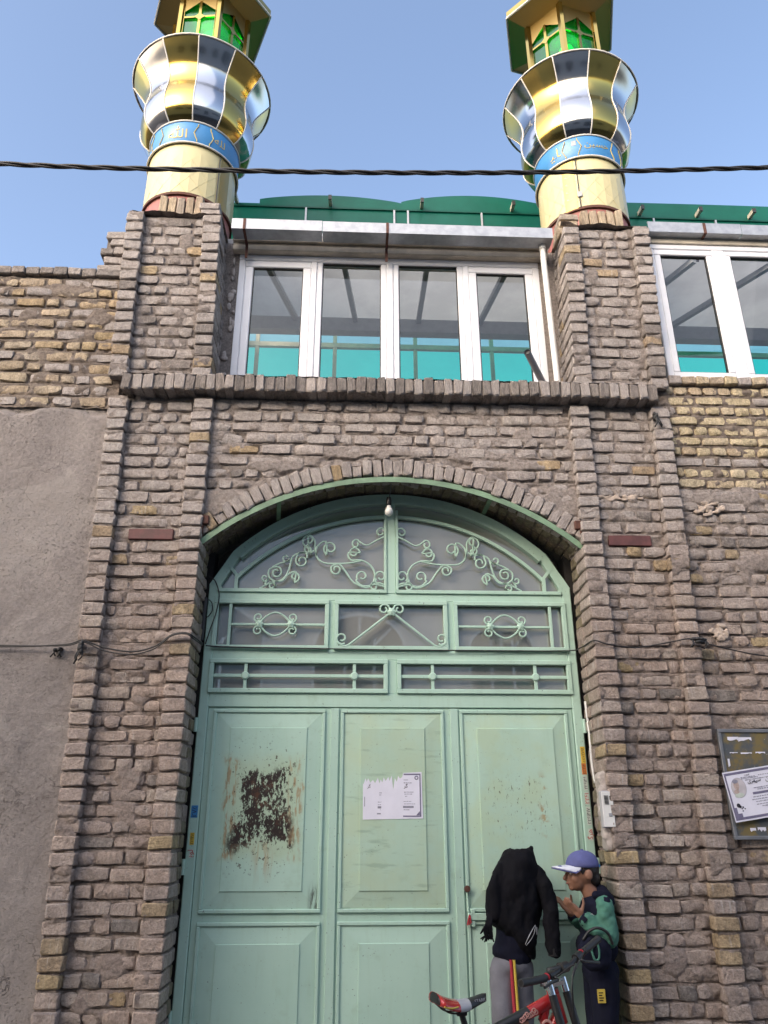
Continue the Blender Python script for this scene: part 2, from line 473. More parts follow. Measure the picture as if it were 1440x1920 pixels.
simple('lip', (0.26, 0.10, 0.08), 0.5, 0, 0.1)
simple('cap_blue', (0.09, 0.10, 0.255), 0.85, 0, 0.15, 20, 0.4, 260, 0.001)
simple('cap_white', (0.58, 0.60, 0.68), 0.8, 0, 0.1, 20, 0.2, 200, 0.001)
simple('cloth_navy', (0.008, 0.009, 0.02), 0.9, 0, 0.3, 12, 0.5, 200, 0.002, Specular_IOR_Level=0.15)
simple('cloth_green', (0.055, 0.165, 0.12), 0.9, 0, 0.2, 12, 0.5, 200, 0.002)
simple('cloth_black', (0.006, 0.006, 0.0085), 0.85, 0, 0.3, 9, 0.5, 60, 0.004, Specular_IOR_Level=0.12)
simple('cloth_grey', (0.15, 0.15, 0.175), 0.92, 0, 0.2, 9, 0.5, 160, 0.003)
simple('stripe_red', (0.34, 0.025, 0.04), 0.85, 0, 0.15, 20, 0.3)
simple('stripe_yellow', (0.55, 0.40, 0.06), 0.85, 0, 0.15, 20, 0.3)
simple('zip_silver', (0.5, 0.5, 0.52), 0.35, 0.8, 0.1)
simple('bike_red', (0.45, 0.02, 0.02), 0.28, 0.1, 0.15, 6, 0.03, Coat_Weight=0.5)
simple('bike_black', (0.015, 0.015, 0.016), 0.4, 0, 0.2, 20, 0.1)
simple('chrome', (0.72, 0.73, 0.75), 0.14, 1.0, 0.08, 20, 0.03)
simple('saddle_grey', (0.34, 0.34, 0.36), 0.5, 0, 0.1)
simple('decal_pink', (0.62, 0.32, 0.28), 0.5, 0, 0.3, 40, 0.05)
simple('bulb_white', (0.75, 0.75, 0.72), 0.25, 0, 0.05)
simple('photo_skin', (0.42, 0.33, 0.30), 0.7, 0, 0.3, 60, 0.05)
simple('photo_ground', (0.50, 0.47, 0.50), 0.7, 0, 0.15, 30, 0.05)
simple('dust_white', (0.60, 0.59, 0.57), 0.9, 0, 0.2, 30, 0.3)
simple('dark_glass', (0.05, 0.06, 0.075), 0.08, 0, 0.2, 2, 0.02)

def yellow_tile(name):
    t = NT(name)
    p = t.coord('Object')
    n = t.noise(p, 1.8, 4)
    c = t.mix(t.rng(n, 0.3, 0.7), (0.56, 0.50, 0.28), (0.50, 0.44, 0.235))
    MAT[name] = t.done(t.bsdf(c, 0.33, 0, t.bump(t.noise(p, 12, 2), 0.08, 0.01)))
yellow_tile('cylinder_tile')

# ---------------------------------------------------------------- mesh helpers
ORG = {}

def org(o):
    return ORG.get(o, Vector((0, 0, 0)))

def link(o, parent=None):
    COL.objects.link(o)
    if parent is not None:
        o.parent = parent
        ORG[o] = org(parent)
    return o

def thing(name, label, cat, loc=(0, 0, 0), group=None, kind=None, rotz=0.0):
    o = bpy.data.objects.new(name, None)
    o.empty_display_size = 0.1
    o.location = loc
    o.rotation_euler = (0, 0, rotz)
    COL.objects.link(o)
    ORG[o] = Vector(loc) if rotz == 0 else Vector((0, 0, 0))
    o['label'] = label
    o['category'] = cat
    if group: o['group'] = group
    if kind: o['kind'] = kind
    return o

def tag(o, label, cat, group=None, kind=None):
    o['label'] = label
    o['category'] = cat
    if group: o['group'] = group
    if kind: o['kind'] = kind
    return o

class MB:
    def __init__(self):
        self.v, self.f = [], []
    def add(self, vs, fs):
        b = len(self.v)
        self.v.extend([tuple(p) for p in vs])
        self.f.extend([tuple(b + i for i in f) for f in fs])
        return self
    def box(self, x0, x1, y0, y1, z0, z1, c=0.0):
        if c <= 0:
            vs = [(x, y, z) for z in (z0, z1) for y in (y0, y1) for x in (x0, x1)]
            return self.add(vs, [(0, 2, 3, 1), (4, 5, 7, 6), (0, 1, 5, 4), (2, 6, 7, 3), (0, 4, 6, 2), (1, 3, 7, 5)])
        c = min(c, (x1 - x0) * .45, (y1 - y0) * .45, (z1 - z0) * .45)
        vs, fs = chamfer_box((x0, y0, z0), (x1, y1, z1), c)
        return self.add(vs, fs)
    def bar(self, a, b, w, t, upd=(0, 0, 1)):
        """rectangular bar from a to b, w across, t along the third axis"""
        a, b = Vector(a), Vector(b)
        d = (b - a).normalized()
        u = Vector(upd)
        s = d.cross(u)
        if s.length < 1e-4:
            s = d.cross(Vector((1, 0, 0)))
        s.normalize()
        n = s.cross(d).normalized()
        vs = []
        for p in (a, b):
            for i, j in ((-1, -1), (1, -1), (1, 1), (-1, 1)):
                vs.append(p + s * (i * w / 2) + n * (j * t / 2))
        return self.add(vs, [(3, 2, 1, 0), (4, 5, 6, 7), (0, 1, 5, 4), (1, 2, 6, 5), (2, 3, 7, 6), (3, 0, 4, 7)])
    def tube(self, pts, r, n=8, closed=False, caps=True, sx=1.0):
        pts = [Vector(p) for p in pts]
        m = len(pts)
        rs = r if isinstance(r, (list, tuple)) else [r] * m
        prev = None
        vs = []
        for i, p in enumerate(pts):
            if closed:
                d = (pts[(i + 1) % m] - pts[i - 1])
            else:
                d = pts[min(i + 1, m - 1)] - pts[max(i - 1, 0)]
            if d.length < 1e-9: d = Vector((0, 0, 1))
            d.normalize()
            if prev is None:
                ref = Vector((0, 1, 0)) if abs(d.y) < 0.9 else Vector((1, 0, 0))
                a = d.cross(ref).normalized()
            else:
                a = (prev - d * prev.dot(d))
                if a.length < 1e-6: a = d.cross(Vector((0, 1, 0)))
                a.normalize()
            prev = a
            b = d.cross(a)
            for k in range(n):
                t = 2 * math.pi * k / n
                vs.append(p + a * (math.cos(t) * rs[i]) + b * (math.sin(t) * rs[i] * sx))
        fs = []
        for i in range(m if closed else m - 1):
            j = (i + 1) % m
            for k in range(n):
                fs.append((i * n + k, i * n + (k + 1) % n, j * n + (k + 1) % n, j * n + k))
        if caps and not closed:
            fs.append(tuple(reversed(range(n))))
            fs.append(tuple((m - 1) * n + k for k in range(n)))
        return self.add(vs, fs)
    def lathe(self, prof, n=32, c=(0, 0, 0), a0=0.0, a1=2 * math.pi):
        full = abs(a1 - a0 - 2 * math.pi) < 1e-6
        cols = n if full else n + 1
        vs = []
        for r, z in prof:
            for k in range(cols):
                t = a0 + (a1 - a0) * k / n
                vs.append((c[0] + r * math.cos(t), c[1] + r * math.sin(t), c[2] + z))
        fs = []
        for i in range(len(prof) - 1):
            for k in range(n):
                k2 = (k + 1) % cols
                fs.append((i * cols + k, i * cols + k2, (i + 1) * cols + k2, (i + 1) * cols + k))
        return self.add(vs, fs)
    def prism(self, poly, y0, y1):
        """polygon in x,z (counter-clockwise seen from -y) extruded from y0 (front) to y1"""
        m = len(poly)
        vs = [(x, y0, z) for x, z in poly] + [(x, y1, z) for x, z in poly]
        fs = [tuple(range(m)), tuple(reversed(range(m, 2 * m)))]
        for i in range(m):
            j = (i + 1) % m
            fs.append((j, i, m + i, m + j))
        return self.add(vs, fs)
    def ball(self, c, r, n=16, m=10):
        rx, ry, rz = r if isinstance(r, (tuple, list)) else (r, r, r)
        vs = [(c[0], c[1], c[2] - rz)]
        for i in range(1, m):
            p = math.pi * i / m
            for k in range(n):
                t = 2 * math.pi * k / n
                vs.append((c[0] + rx * math.sin(p) * math.cos(t), c[1] + ry * math.sin(p) * math.sin(t), c[2] - rz * math.cos(p)))
        vs.append((c[0], c[1], c[2] + rz))
        fs = [(0, 1 + (k + 1) % n, 1 + k) for k in range(n)]
        for i in range(m - 2):
            for k in range(n):
                a = 1 + i * n
                fs.append((a + k, a + (k + 1) % n, a + n + (k + 1) % n, a + n + k))
        last = len(vs) - 1
        a = 1 + (m - 2) * n
        fs += [(a + k, a + (k + 1) % n, last) for k in range(n)]
        return self.add(vs, fs)
    def capsule(self, p0, p1, r0, r1, n=12, sx=1.0):
        p0, p1 = Vector(p0), Vector(p1)
        d = (p1 - p0)
        L = d.length
        d = d / L if L > 1e-9 else Vector((0, 0, 1))
        pts, rs = [], []
        for a in (-88, -60, -30, 0):
            pts.append(p0 + d * (r0 * math.sin(rad(a)))); rs.append(max(1e-4, r0 * math.cos(rad(a))))
        for a in (0, 30, 60, 88):
            pts.append(p1 + d * (r1 * math.sin(rad(a)))); rs.append(max(1e-4, r1 * math.cos(rad(a))))
        return self.tube(pts, rs, n, sx=sx)
    def mesh(self, name, mat, off=Vector((0, 0, 0)), smooth=False, fix=False):
        me = bpy.data.meshes.new(name)
        v = np.array(self.v, float).reshape(-1, 3) - np.array(off)
        me.from_pydata(v.tolist(), [], self.f)
        if fix:
            bm = bmesh.new(); bm.from_mesh(me)
            bmesh.ops.recalc_face_normals(bm, faces=bm.faces)
            bm.to_mesh(me); bm.free()
        if smooth:
            me.polygons.foreach_set('use_smooth', [True] * len(me.polygons))
            if smooth != 'all':
                me.set_sharp_from_angle(angle=rad(38))
        me.materials.append(MAT[mat] if isinstance(mat, str) else mat)
        me.update()
        return me
    def build(self, name, mat, parent=None, smooth=False, fix=True):
        me = self.mesh(name, mat, org(parent) if parent is not None else Vector((0, 0, 0)), smooth, fix)
        return link(bpy.data.objects.new(name, me), parent)

def chamfer_box(lo, hi, c, jit=0.0, rnd=random):
    vs, idx = [], {}
    for sx in (0, 1):
        for sy in (0, 1):
            for sz in (0, 1):
                s = (sx, sy, sz)
                co = [hi[i] if s[i] else lo[i] for i in range(3)]
                ins = [(-c if s[i] else c) for i in range(3)]
                j = [rnd.uniform(-jit, jit) for _ in range(3)]
                for ax in range(3):
                    p = [co[i] + (0 if i == ax else ins[i]) + j[i] for i in range(3)]
                    idx[(s, ax)] = len(vs)
                    vs.append(p)
    fs = []
    def quad(a, b, cc, d): fs.append((a, b, cc, d))
    for ax in range(3):
        o = [i for i in range(3) if i != ax]
        for v in (0, 1):
            cs = []
            for a, b in ((0, 0), (1, 0), (1, 1), (0, 1)):
                s = [0, 0, 0]; s[ax] = v; s[o[0]] = a; s[o[1]] = b
                cs.append(idx[(tuple(s), ax)])
            fs.append(tuple(cs))
    for ax in range(3):                      # edges parallel to ax
        o = [i for i in range(3) if i != ax]
        for a in (0, 1):
            for b in (0, 1):
                s0 = [0, 0, 0]; s1 = [0, 0, 0]
                s0[o[0]] = s1[o[0]] = a; s0[o[1]] = s1[o[1]] = b
                s1[ax] = 1
                s0, s1 = tuple(s0), tuple(s1)
                fs.append((idx[(s0, o[0])], idx[(s1, o[0])], idx[(s1, o[1])], idx[(s0, o[1])]))
    for sx in (0, 1):
        for sy in (0, 1):
            for sz in (0, 1):
                s = (sx, sy, sz)
                fs.append((idx[(s, 0)], idx[(s, 1)], idx[(s, 2)]))
    return vs, fs

def smooth_pts(ctrl, n=8, closed=False):
    """Catmull-Rom through control points (any dimension)"""
    P = [Vector(p) for p in ctrl]
    out = []
    m = len(P)
    for i in range(m if closed else m - 1):
        p0 = P[i - 1] if (i > 0 or closed) else P[0] * 2 - P[1]
        p1, p2 = P[i], P[(i + 1) % m]
        p3 = P[(i + 2) % m] if (i + 2 < m or closed) else P[-1] * 2 - P[-2]
        for k in range(n):
            t = k / n
            out.append(0.5 * ((2 * p1) + (p2 - p0) * t + (2 * p0 - 5 * p1 + 4 * p2 - p3) * t * t + (3 * p1 - p0 - 3 * p2 + p3) * t ** 3))
    if not closed:
        out.append(P[-1].copy())
    return out

def text_mb(body, size, extrude=0.0006):
    c = bpy.data.curves.new('lettering', 'FONT')
    c.body = body; c.size = size; c.extrude = extrude; c.resolution_u = 2
    c.align_x = 'CENTER'; c.align_y = 'CENTER'
    o = bpy.data.objects.new('lettering', c)
    COL.objects.link(o)
    dg = bpy.context.evaluated_depsgraph_get()
    me = bpy.data.meshes.new_from_object(o.evaluated_get(dg))
    bpy.data.objects.remove(o); bpy.data.curves.remove(c)
    vs = [tuple(v.co) for v in me.vertices]
    fs = [tuple(p.vertices) for p in me.polygons]
    bpy.data.meshes.remove(me)
    return vs, fs

def lettering(body, size, mat, parent, center, xdir=(1, 0, 0), zdir=(0, 0, 1), fit=None, bend=None, name='lettering', bold=0.0):
    vs, fs = text_mb(body, size)
    xs = [v[0] for v in vs]; ys = [v[1] for v in vs]
    cx, cy = (min(xs) + max(xs)) / 2, (min(ys) + max(ys)) / 2
    k = fit / (max(xs) - min(xs)) if fit else 1.0
    X, Z = Vector(xdir).normalized(), Vector(zdir).normalized()
    Y = Z.cross(X)
    C = Vector(center)
    mb = MB()
    out = []
    for v in vs:
        a, b, d = (v[0] - cx) * k, (v[1] - cy) * k, v[2]
        if bend:                              # wrap on a vertical cylinder (cx, cy, r), centre angle t0
            bx, by, br, t0 = bend
            t = t0 + a / br
            out.append((bx + (br + d) * math.cos(t), by + (br + d) * math.sin(t), C.z + b))
        else:
            out.append(C + X * a + Z * b + Y * (-d))
    mb.add(out, fs)
    return mb.build(name, mat, parent)

def remesh(name, mb, mat, parent, voxel=0.01, smooth=4, wrinkle=None):
    me = mb.mesh(name, mat, Vector((0, 0, 0)))
    o = bpy.data.objects.new(name, me)
    COL.objects.link(o)
    r = o.modifiers.new('r', 'REMESH'); r.mode = 'VOXEL'; r.voxel_size = voxel
    if smooth:
        s = o.modifiers.new('s', 'SMOOTH'); s.factor = 0.5; s.iterations = smooth
    dg = bpy.context.evaluated_depsgraph_get()
    m2 = bpy.data.meshes.new_from_object(o.evaluated_get(dg))
    bpy.data.objects.remove(o)
    m2.name = name
    n = len(m2.vertices)
    co = np.empty(n * 3); m2.vertices.foreach_get('co', co); co = co.reshape(-1, 3)
    if wrinkle:
        amp, fr = wrinkle
        no = np.empty(n * 3); m2.vertices.foreach_get('normal', no); no = no.reshape(-1, 3)
        w = fbm(co[:, 0] * fr[0], co[:, 1] * fr[1], co[:, 2] * fr[2], 3, 3)
        co = co + no * (amp * w)[:, None]
    co = co - np.array(org(parent))
    m2.vertices.foreach_set('co', co.ravel())
    m2.polygons.foreach_set('use_smooth', [True] * len(m2.polygons))
    if not m2.materials:
        m2.materials.append(MAT[mat])
    m2.update()
    return link(bpy.data.objects.new(name, m2), parent)

def height_sheet(name, mat, parent, u0, u1, v0, v1, du, fn, mp, dv=None):
    """displaced sheet: fn(U,V) gives depth, mp(U,V,D) gives x,y,z arrays"""
    dv = dv or du
    nu, nv = max(2, int((u1 - u0) / du) + 1), max(2, int((v1 - v0) / dv) + 1)
    U, V = np.meshgrid(np.linspace(u0, u1, nu), np.linspace(v0, v1, nv))
    D = fn(U, V)
    X, Y, Z = mp(U, V, D)
    o3 = np.array(org(parent))
    co = np.stack([X, Y, Z], -1).reshape(-1, 3) - o3
    i = np.arange(nu * nv).reshape(nv, nu)
    q = np.stack([i[:-1, :-1], i[:-1, 1:], i[1:, 1:], i[1:, :-1]], -1).reshape(-1, 4)
    me = bpy.data.meshes.new(name)
    me.from_pydata(co.tolist(), [], q.tolist())
    me.polygons.foreach_set('use_smooth', [True] * len(me.polygons))
    me.materials.append(MAT[mat])
    me.update()
    return link(bpy.data.objects.new(name, me), parent)

# ---------------------------------------------------------------- bricks
def brick_face_mesh(w, h, d, rnd):
    """worn brick showing one face towards -y: 40 triangles"""
    def ring(ins, y, jit, chip):
        hw, hh = w / 2 - ins, h / 2 - ins
        pts = [(-hw, -hh), (0, -hh), (hw, -hh), (hw, 0), (hw, hh), (0, hh), (-hw, hh), (-hw, 0)]
        out = []
        for k, (x, z) in enumerate(pts):
            c = chip if k % 2 == 0 else 0
            q = rnd.uniform(0, 1) ** 3 * c + c * .25
            out.append((x * (1 - q / max(hw, .01)) + rnd.uniform(-jit, jit), y + rnd.uniform(-jit, jit) * .7, z * (1 - q * .7 / max(hh, .01)) + rnd.uniform(-jit, jit)))
        return out
    vs = ring(0.0, d, 0.0, 0) + ring(0.0, rnd.uniform(.006, .011), .0036, .012) + ring(rnd.uniform(.003, .007), rnd.uniform(-.001, .002), .0038, .016)
    vs.append((rnd.uniform(-.2, .2) * w, rnd.uniform(-.006, .001), rnd.uniform(-.15, .15) * h))
    fs = []
    for r in (0, 8):
        for k in range(8):
            k2 = (k + 1) % 8
            fs += [(r + k, r + 8 + k2, r + k2), (r + k, r + 8 + k, r + 8 + k2)]
    for k in range(8):
        fs.append((16 + k, 24, 16 + (k + 1) % 8))
    fs = [tuple(reversed(f)) for f in fs]
    return vs, fs

POOL = {}
def pool(kind, mat, nv=14):
    key = (kind, mat)
    if key in POOL: return POOL[key]
    rnd = random.Random(kind + mat)
    out = []
    for i in range(nv):
        mb = MB()
        if kind == 'stretcher': mb.add(*brick_face_mesh(.205, .063, .07, rnd)); dim = (.205, .063, 1)
        elif kind == 'half': mb.add(*brick_face_mesh(.10, .063, .07, rnd)); dim = (.10, .063, 1)
        else:                                  # 'block': all six sides may show; unit size, scaled to what is needed
            a = chamfer_box((-.065, 0, -.034), (.065, .2, .034), .0065, .0045, rnd)
            mb.add(*a); dim = (.13, .068, .2)
        me = mb.mesh('brick', mat, smooth=True, fix=True)
        out.append(me)
    POOL[key] = (out, dim)
    return POOL[key]

def in_view(x, z):
    return z > 0.56 and abs(x + .02) < 2.12 + max(0, z - .6) * .235

class Masonry:
    """one wall or pier: bricks that show become parts of their own, the rest is one joined part"""
    def __init__(self, parent, seed):
        self.p = parent
        self.rnd = random.Random(seed)
        self.rest = MB()
        self.rmat = None
    def pick(self, pal):
        r = self.rnd.random()
        for m, w in pal:
            if r < w: return m
            r -= w
        return pal[-1][0]
    def put(self, kind, mat, pos, scale, rot=(0, 0, 0), always=False, name='brick'):
        meshes, dim = pool(kind, mat)
        me = self.rnd.choice(meshes)
        if not always and not in_view(pos[0], pos[2]):
            T = Matrix.Translation(Vector(pos)) @ Euler(rot).to_matrix().to_4x4() @ Matrix.Diagonal((*scale, 1))
            self.rest.add([T @ v.co for v in me.vertices], [tuple(p.vertices) for p in me.polygons])
            self.rmat = self.rmat or mat
            return None
        o = bpy.data.objects.new(name, me)
        link(o, self.p)
        o.location = Vector(pos) - org(self.p)
        o.rotation_euler = rot
        o.scale = scale
        return o
    def face(self, x, z, w, h, y, pal, tilt=1.0):
        kind = 'stretcher' if w > .15 else 'half'
        mat = self.pick(pal)
        _, dim = pool(kind, mat)
        r = self.rnd
        z += .007 * float(vn(x * 1.7, z * 2.3, 0, 77))
        self.put(kind, mat, (x, y + r.uniform(-.007, .009), z), (w / dim[0], 1, h / dim[1]), (rad(r.uniform(-2, 3)) * tilt, rad(r.uniform(-1.1, 1.1)) * tilt, rad(r.uniform(-2, 2)) * tilt))
    def block(self, x, y, z, w, h, d, pal, rot=(0, 0, 0), jit=1.0):
        """block with front face at y, depth d towards +y"""
        mat = self.pick(pal)
        _, dim = pool('block', mat)
        r = self.rnd
        self.put('block', mat, (x, y, z), (w / dim[0], d / dim[2], h / dim[1]), (rot[0] + rad(r.uniform(-1.6, 1.6)) * jit, rot[1] + rad(r.uniform(-1.6, 1.6)) * jit, rot[2] + rad(r.uniform(-2.5, 2.5)) * jit))
    def finish(self):
        if self.rest.v:
            o = self.rest.build('bricks', self.rmat, self.p, smooth='all')
            o['kind'] = 'stuff'

def courses(z0, z1):
    """course bottoms; the joints get thicker higher up"""
    out, z = [], z0
    while z < z1 - .03:
        p = .0872 if z < 3.0 else (.0905 if z < 4.5 else .0975)
        out.append((z, p))
        z += p
    return out

def fill(rnd, x0, x1, pattern=None, joint=.017):
    """brick widths along one course"""
    out, x = [], x0 - (rnd.uniform(0, .12) if pattern is None else 0)
    while x < x1 - .03:
        w = .205 if rnd.random() < .56 else (.10 if rnd.random() < .75 else .15)
        w *= rnd.uniform(.94, 1.05)
        a, b = max(x, x0), min(x + w, x1)
        if b - a > .035: out.append(((a + b) / 2, b - a))
        x += w + joint * rnd.uniform(.6, 1.7)
    return out

def mortar_depth(cs, hb, seed, patches=(), cover=.76, deep=.026):
    """depth of the mortar behind the brick faces: swept flush on top of each brick, deep and dark under the next"""
    zb = np.array([c[0] for c in cs]); pt = np.array([c[1] for c in cs])
    def fn(U, V):
        wob = 0.006 * fbm(U * 3.0, V * 3.0, 0, seed + 9, 2)
        i = np.clip(np.searchsorted(zb, V + wob) - 1, 0, len(zb) - 1)
        t = np.clip(((V + wob) - zb[i] - hb) / np.maximum(pt[i] - hb, .01), 0, 1)
        n1 = fbm(U * 13, V * 13, 0, seed, 3)
        n2 = fbm(U * 45, V * 45, 0, seed + 20, 2)
        d = .003 + (deep - .003) * t ** 2.4
        inside = (V + wob - zb[i]) < hb
        d = np.where(inside, .008 + .012 * n1, d)
        d = d + .0045 * n2 + .004 * n1
        c = fbm(U * 3.1, V * 4.2, 0, seed + 40, 3)
        k = np.clip((c - cover) * 5, 0, 1)
        for (px, pz, rx, rz) in patches:
            q = 1 - np.sqrt(((U - px) / rx) ** 2 + ((V - pz) / rz) ** 2) + .35 * n1
            k = np.maximum(k, np.clip(q * 4, 0, 1))
        return d * (1 - k) + k * (-.010 + .004 * n1 + .002 * n2)
    return fn

# ================================================================ the ground
g = MB(); g.add([(-120, -120, 0), (120, -120, 0), (120, 120, 0), (-120, 120, 0)], [(0, 1, 2, 3)])
o = g.build('street', 'asphalt'); o['kind'] = 'structure'; o['label'] = 'asphalt street in front of the gate'
g = MB(); g.box(-14, 14, -1.9, 0.9, -0.05, 0.0, 0)
g = MB(); g.box(-14, 14, -1.9, -0.012, 0.004, 0.10, .008)
o = g.build('pavement', 'paving'); o['kind'] = 'structure'; o['label'] = 'pavement running along the front of the gate'
g = MB(); g.box(-14, 14, -2.03, -1.904, 0.004, 0.108, .012)
o = g.build('kerb', 'paving'); o['kind'] = 'structure'; o['label'] = 'kerb stones between pavement and street'

# ================================================================ masonry
WORN = [('brick_worn', .93), ('brick_ochre', .04), ('brick_dark', .03)]
STRIP = [('brick_worn', .93), ('brick_ochre', .07)]
UPPER = [('brick_worn', .86), ('brick_dark', .10), ('brick_ochre', .04)]

def batter(x, z):
    """the piers widen a little towards the top"""
    k = -.095 + .028 * z
    a = abs(x)
    return math.copysign(a + k * (a - 1.2) / .83, x)

def gate_pier(side, label):
    """side -1 left, +1 right: two proud strips of headers with a recessed field between"""
    s = side
    root = thing('gate_pier', label, 'brick pier', (s * 1.68, .3, 0), kind='thing', group='piers beside the gate')
    ms = Masonry(root, 5 + s)
    put0 = ms.put
    ms.put = lambda kind, mat, pos, scale, rot=(0, 0, 0), **kw: put0(kind, mat, (batter(pos[0], pos[2]), pos[1], pos[2]), scale, rot, **kw)
    BX = lambda U, V: U + np.sign(U) * (-.095 + .028 * V) * (np.abs(U) - 1.2) / .83
    cs = courses(0.02, 4.53)
    hb = .069
    xi0, xi1 = (1.305, 1.445)                     # inner strip, |x|
    xo0, xo1 = (1.895, 2.03)                      # outer strip
    fa, fb = sorted((s * xi1, s * xo0))
    for z, p in cs:
        zc = z + hb / 2
        taper = 0.0          # the strips spread a little towards the top
        low = z < 1.7
        pal = [('brick_worn', .78), ('brick_ochre', .22)] if low else STRIP
        if z < 3.62 or True:
            w = (xi1 - xi0) * ms.rnd.uniform(.93, 1.06)
            ms.block(s * (xi0 + w / 2 + taper * .6), ms.rnd.uniform(-.008, .01), zc, w, hb * ms.rnd.uniform(1.0, 1.14), .21, pal)
            if z < 3.5:                              # second brick in the reveal
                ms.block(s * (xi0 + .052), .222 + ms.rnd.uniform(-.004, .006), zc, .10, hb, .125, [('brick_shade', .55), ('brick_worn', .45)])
        w = (xo1 - xo0) * ms.rnd.uniform(.92, 1.08)
        ms.block(s * ((xo0 + xo1) / 2 + taper), ms.rnd.uniform(-.008, .01), zc, w, hb * ms.rnd.uniform(1.0, 1.14), .18, pal)
        if 3.41 < zc < 3.51:
            continue_plate = True
        else:
            continue_plate = False
        for x, w in fill(ms.rnd, fa + .004, fb - .004):
            if continue_plate and abs(x - s * 1.64) < .20: continue
            ms.face(x, zc + ms.rnd.uniform(-.004, .004), w, hb * ms.rnd.uniform(.93, 1.1), .05, WORN)
    ms.finish()
    pa = [(s * 1.62, .9, .10, .08)]
    height_sheet('mortar', 'mortar', root, fa - .05, fb + .05, 0, 4.55, .0125, mortar_depth(cs, hb, 31 + s, pa), lambda U, V, D: (BX(U, V), .056 + D, V), .0092)
    # mortar between the strip bricks, front and both returns
    for k, (a, b) in enumerate(((xi0, xi1), (xo0, xo1))):
        a2, b2 = sorted((s * a, s * b))
        top = 4.53
        height_sheet('mortar', 'mortar', root, a2 + .006, b2 - .006, 0, top, .02, mortar_depth(cs, hb, 61 + k, (), .80, .024), lambda U, V, D: (BX(U, V), .005 + D, V), .0092)
        for x, sg in ((a, -1), (b, 1)):
            dep = .36 if k == 0 and sg < 0 else .07
            fn = mortar_depth(cs, hb, 71 + k, (), .8, .022)
            height_sheet('mortar', 'mortar', root, .012, dep, 0, top, .02, fn, lambda U, V, D, x=x, sg=sg: (BX(s * (x - sg * (.008 + D * .7)), V), U, V), .0092)
    MB().box(*sorted((s * 1.34, s * 1.90)), .10, .55, 0, 4.55).build('core', 'mortar', root)
    # red oxide bearing plate let into the field under the arch springing
    MB().box(*sorted((s * 1.50, s * 1.80)), .042, .075, 3.425, 3.50, .004).build('bearing_plate', 'red_oxide', root)
    return root

pier_l = gate_pier(-1, 'tall worn brick pier with proud header strips between plastered wall and gate')
pier_r = gate_pier(1, 'tall worn brick pier behind the child in the cap, carrying the intercom')

# ---- wall over the arch
AR, AZ = 2.02, 1.912            # intrados radius and centre height
aw = thing('arch_wall', 'patched grey brick wall with a segmental brick arch over the gate', 'wall', (0, .3, 3.4), kind='thing')
ms = Masonry(aw, 77)
cs = courses(3.46, 4.53)
hb = .071
for ci, (z, p) in enumerate(cs):
    zc = z + hb / 2
    for x, w in fill(ms.rnd, -1.31, 1.31):
        if math.hypot(x, zc - .02 - AZ) < AR + .165 or math.hypot(abs(x) + w / 2 - .02, zc - hb / 2 - AZ) < AR + .10 or math.hypot(max(abs(x) - w / 2, 0), zc - hb / 2 - AZ) < AR + .12:
            continue
        ms.face(x, zc + ms.rnd.uniform(-.006, .006), w, hb * ms.rnd.uniform(.92, 1.15), .052, UPPER if z > 4.3 else WORN)
na = 40
half = math.asin(1.31 / AR)
for i in range(na):
    a = -half + (i + .5) / na * 2 * half
    rr = AR + .066 + ms.rnd.uniform(-.006, .006)
    x, z = rr * math.sin(a), AZ + rr * math.cos(a)
    w = 2 * half * AR / na * ms.rnd.uniform(.86, .98)
    ms.block(x, .047 + ms.rnd.uniform(-.008, .010), z, w, .128 * ms.rnd.uniform(.88, 1.06), .17, [('brick_worn', .93), ('brick_ochre', .07)], rot=(0, a, 0), jit=2.6)
    a += .01
    x, z = (AR + .07) * math.sin(a), AZ + (AR + .07) * math.cos(a)
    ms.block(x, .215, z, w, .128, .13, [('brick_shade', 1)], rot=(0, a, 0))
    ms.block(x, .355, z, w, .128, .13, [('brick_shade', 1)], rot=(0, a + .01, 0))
ms.finish()
base_fn = mortar_depth(cs, hb, 131, [(-1.36, 4.24, .16, .13), (1.40, 4.2, .15, .17), (-.2, 4.12, .5, .05), (.62, 4.1, .3, .05), (-1.22, 3.72, .2, .12), (1.2, 3.75, .22, .12), (.9, 4.02, .3, .045), (-.85, 4.0, .25, .05)], .72, .025)
# sheet follows the arch: rows fan out from the extrados to the cornice
def aw_map(U, V, D):
    zb = AZ + np.sqrt(np.maximum((AR + .075) ** 2 - U ** 2, .01))
    zb = np.where(np.abs(U) > 1.33, 3.42, zb)
    Z = zb + (4.56 - zb) * V
    D2 = base_fn(U, Z)
    return U, .058 + D2, Z
height_sheet('mortar', 'mortar', aw, -1.43, 1.43, 0, 1, .0125, lambda U, V: 0 * U, aw_map, .009)
def soffit_map(U, V, D):
    r = AR + .012 + .010 * fbm(U * 30, V * 20, 0, 5, 2)
    return r * np.sin(U), V, AZ + r * np.cos(U)
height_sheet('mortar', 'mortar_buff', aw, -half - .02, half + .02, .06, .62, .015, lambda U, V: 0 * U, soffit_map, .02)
MB().box(-1.35, 1.35, .16, .6, 4.10, 4.55).build('core', 'mortar', aw)
# near-black strips stand in for the shade in the gap beside the gate
q = MB()
for s in (-1, 1):
    MB().box(*sorted((s * 1.28, s * 1.40)), .435, .6, 0, 3.5).build('gap_shade', 'dark_steel', aw)
# rusty beam ends at the springings
for s in (-1, 1):
    m = MB()
    m.box(*sorted((s * 1.265, s * 1.365)), .022, .10, 3.535, 3.60, .006)
    m.box(*sorted((s * 1.30, s * 1.34)), .03, .10, 3.47, 3.535, .004)
    m.build('beam_end', 'rust_red', aw)
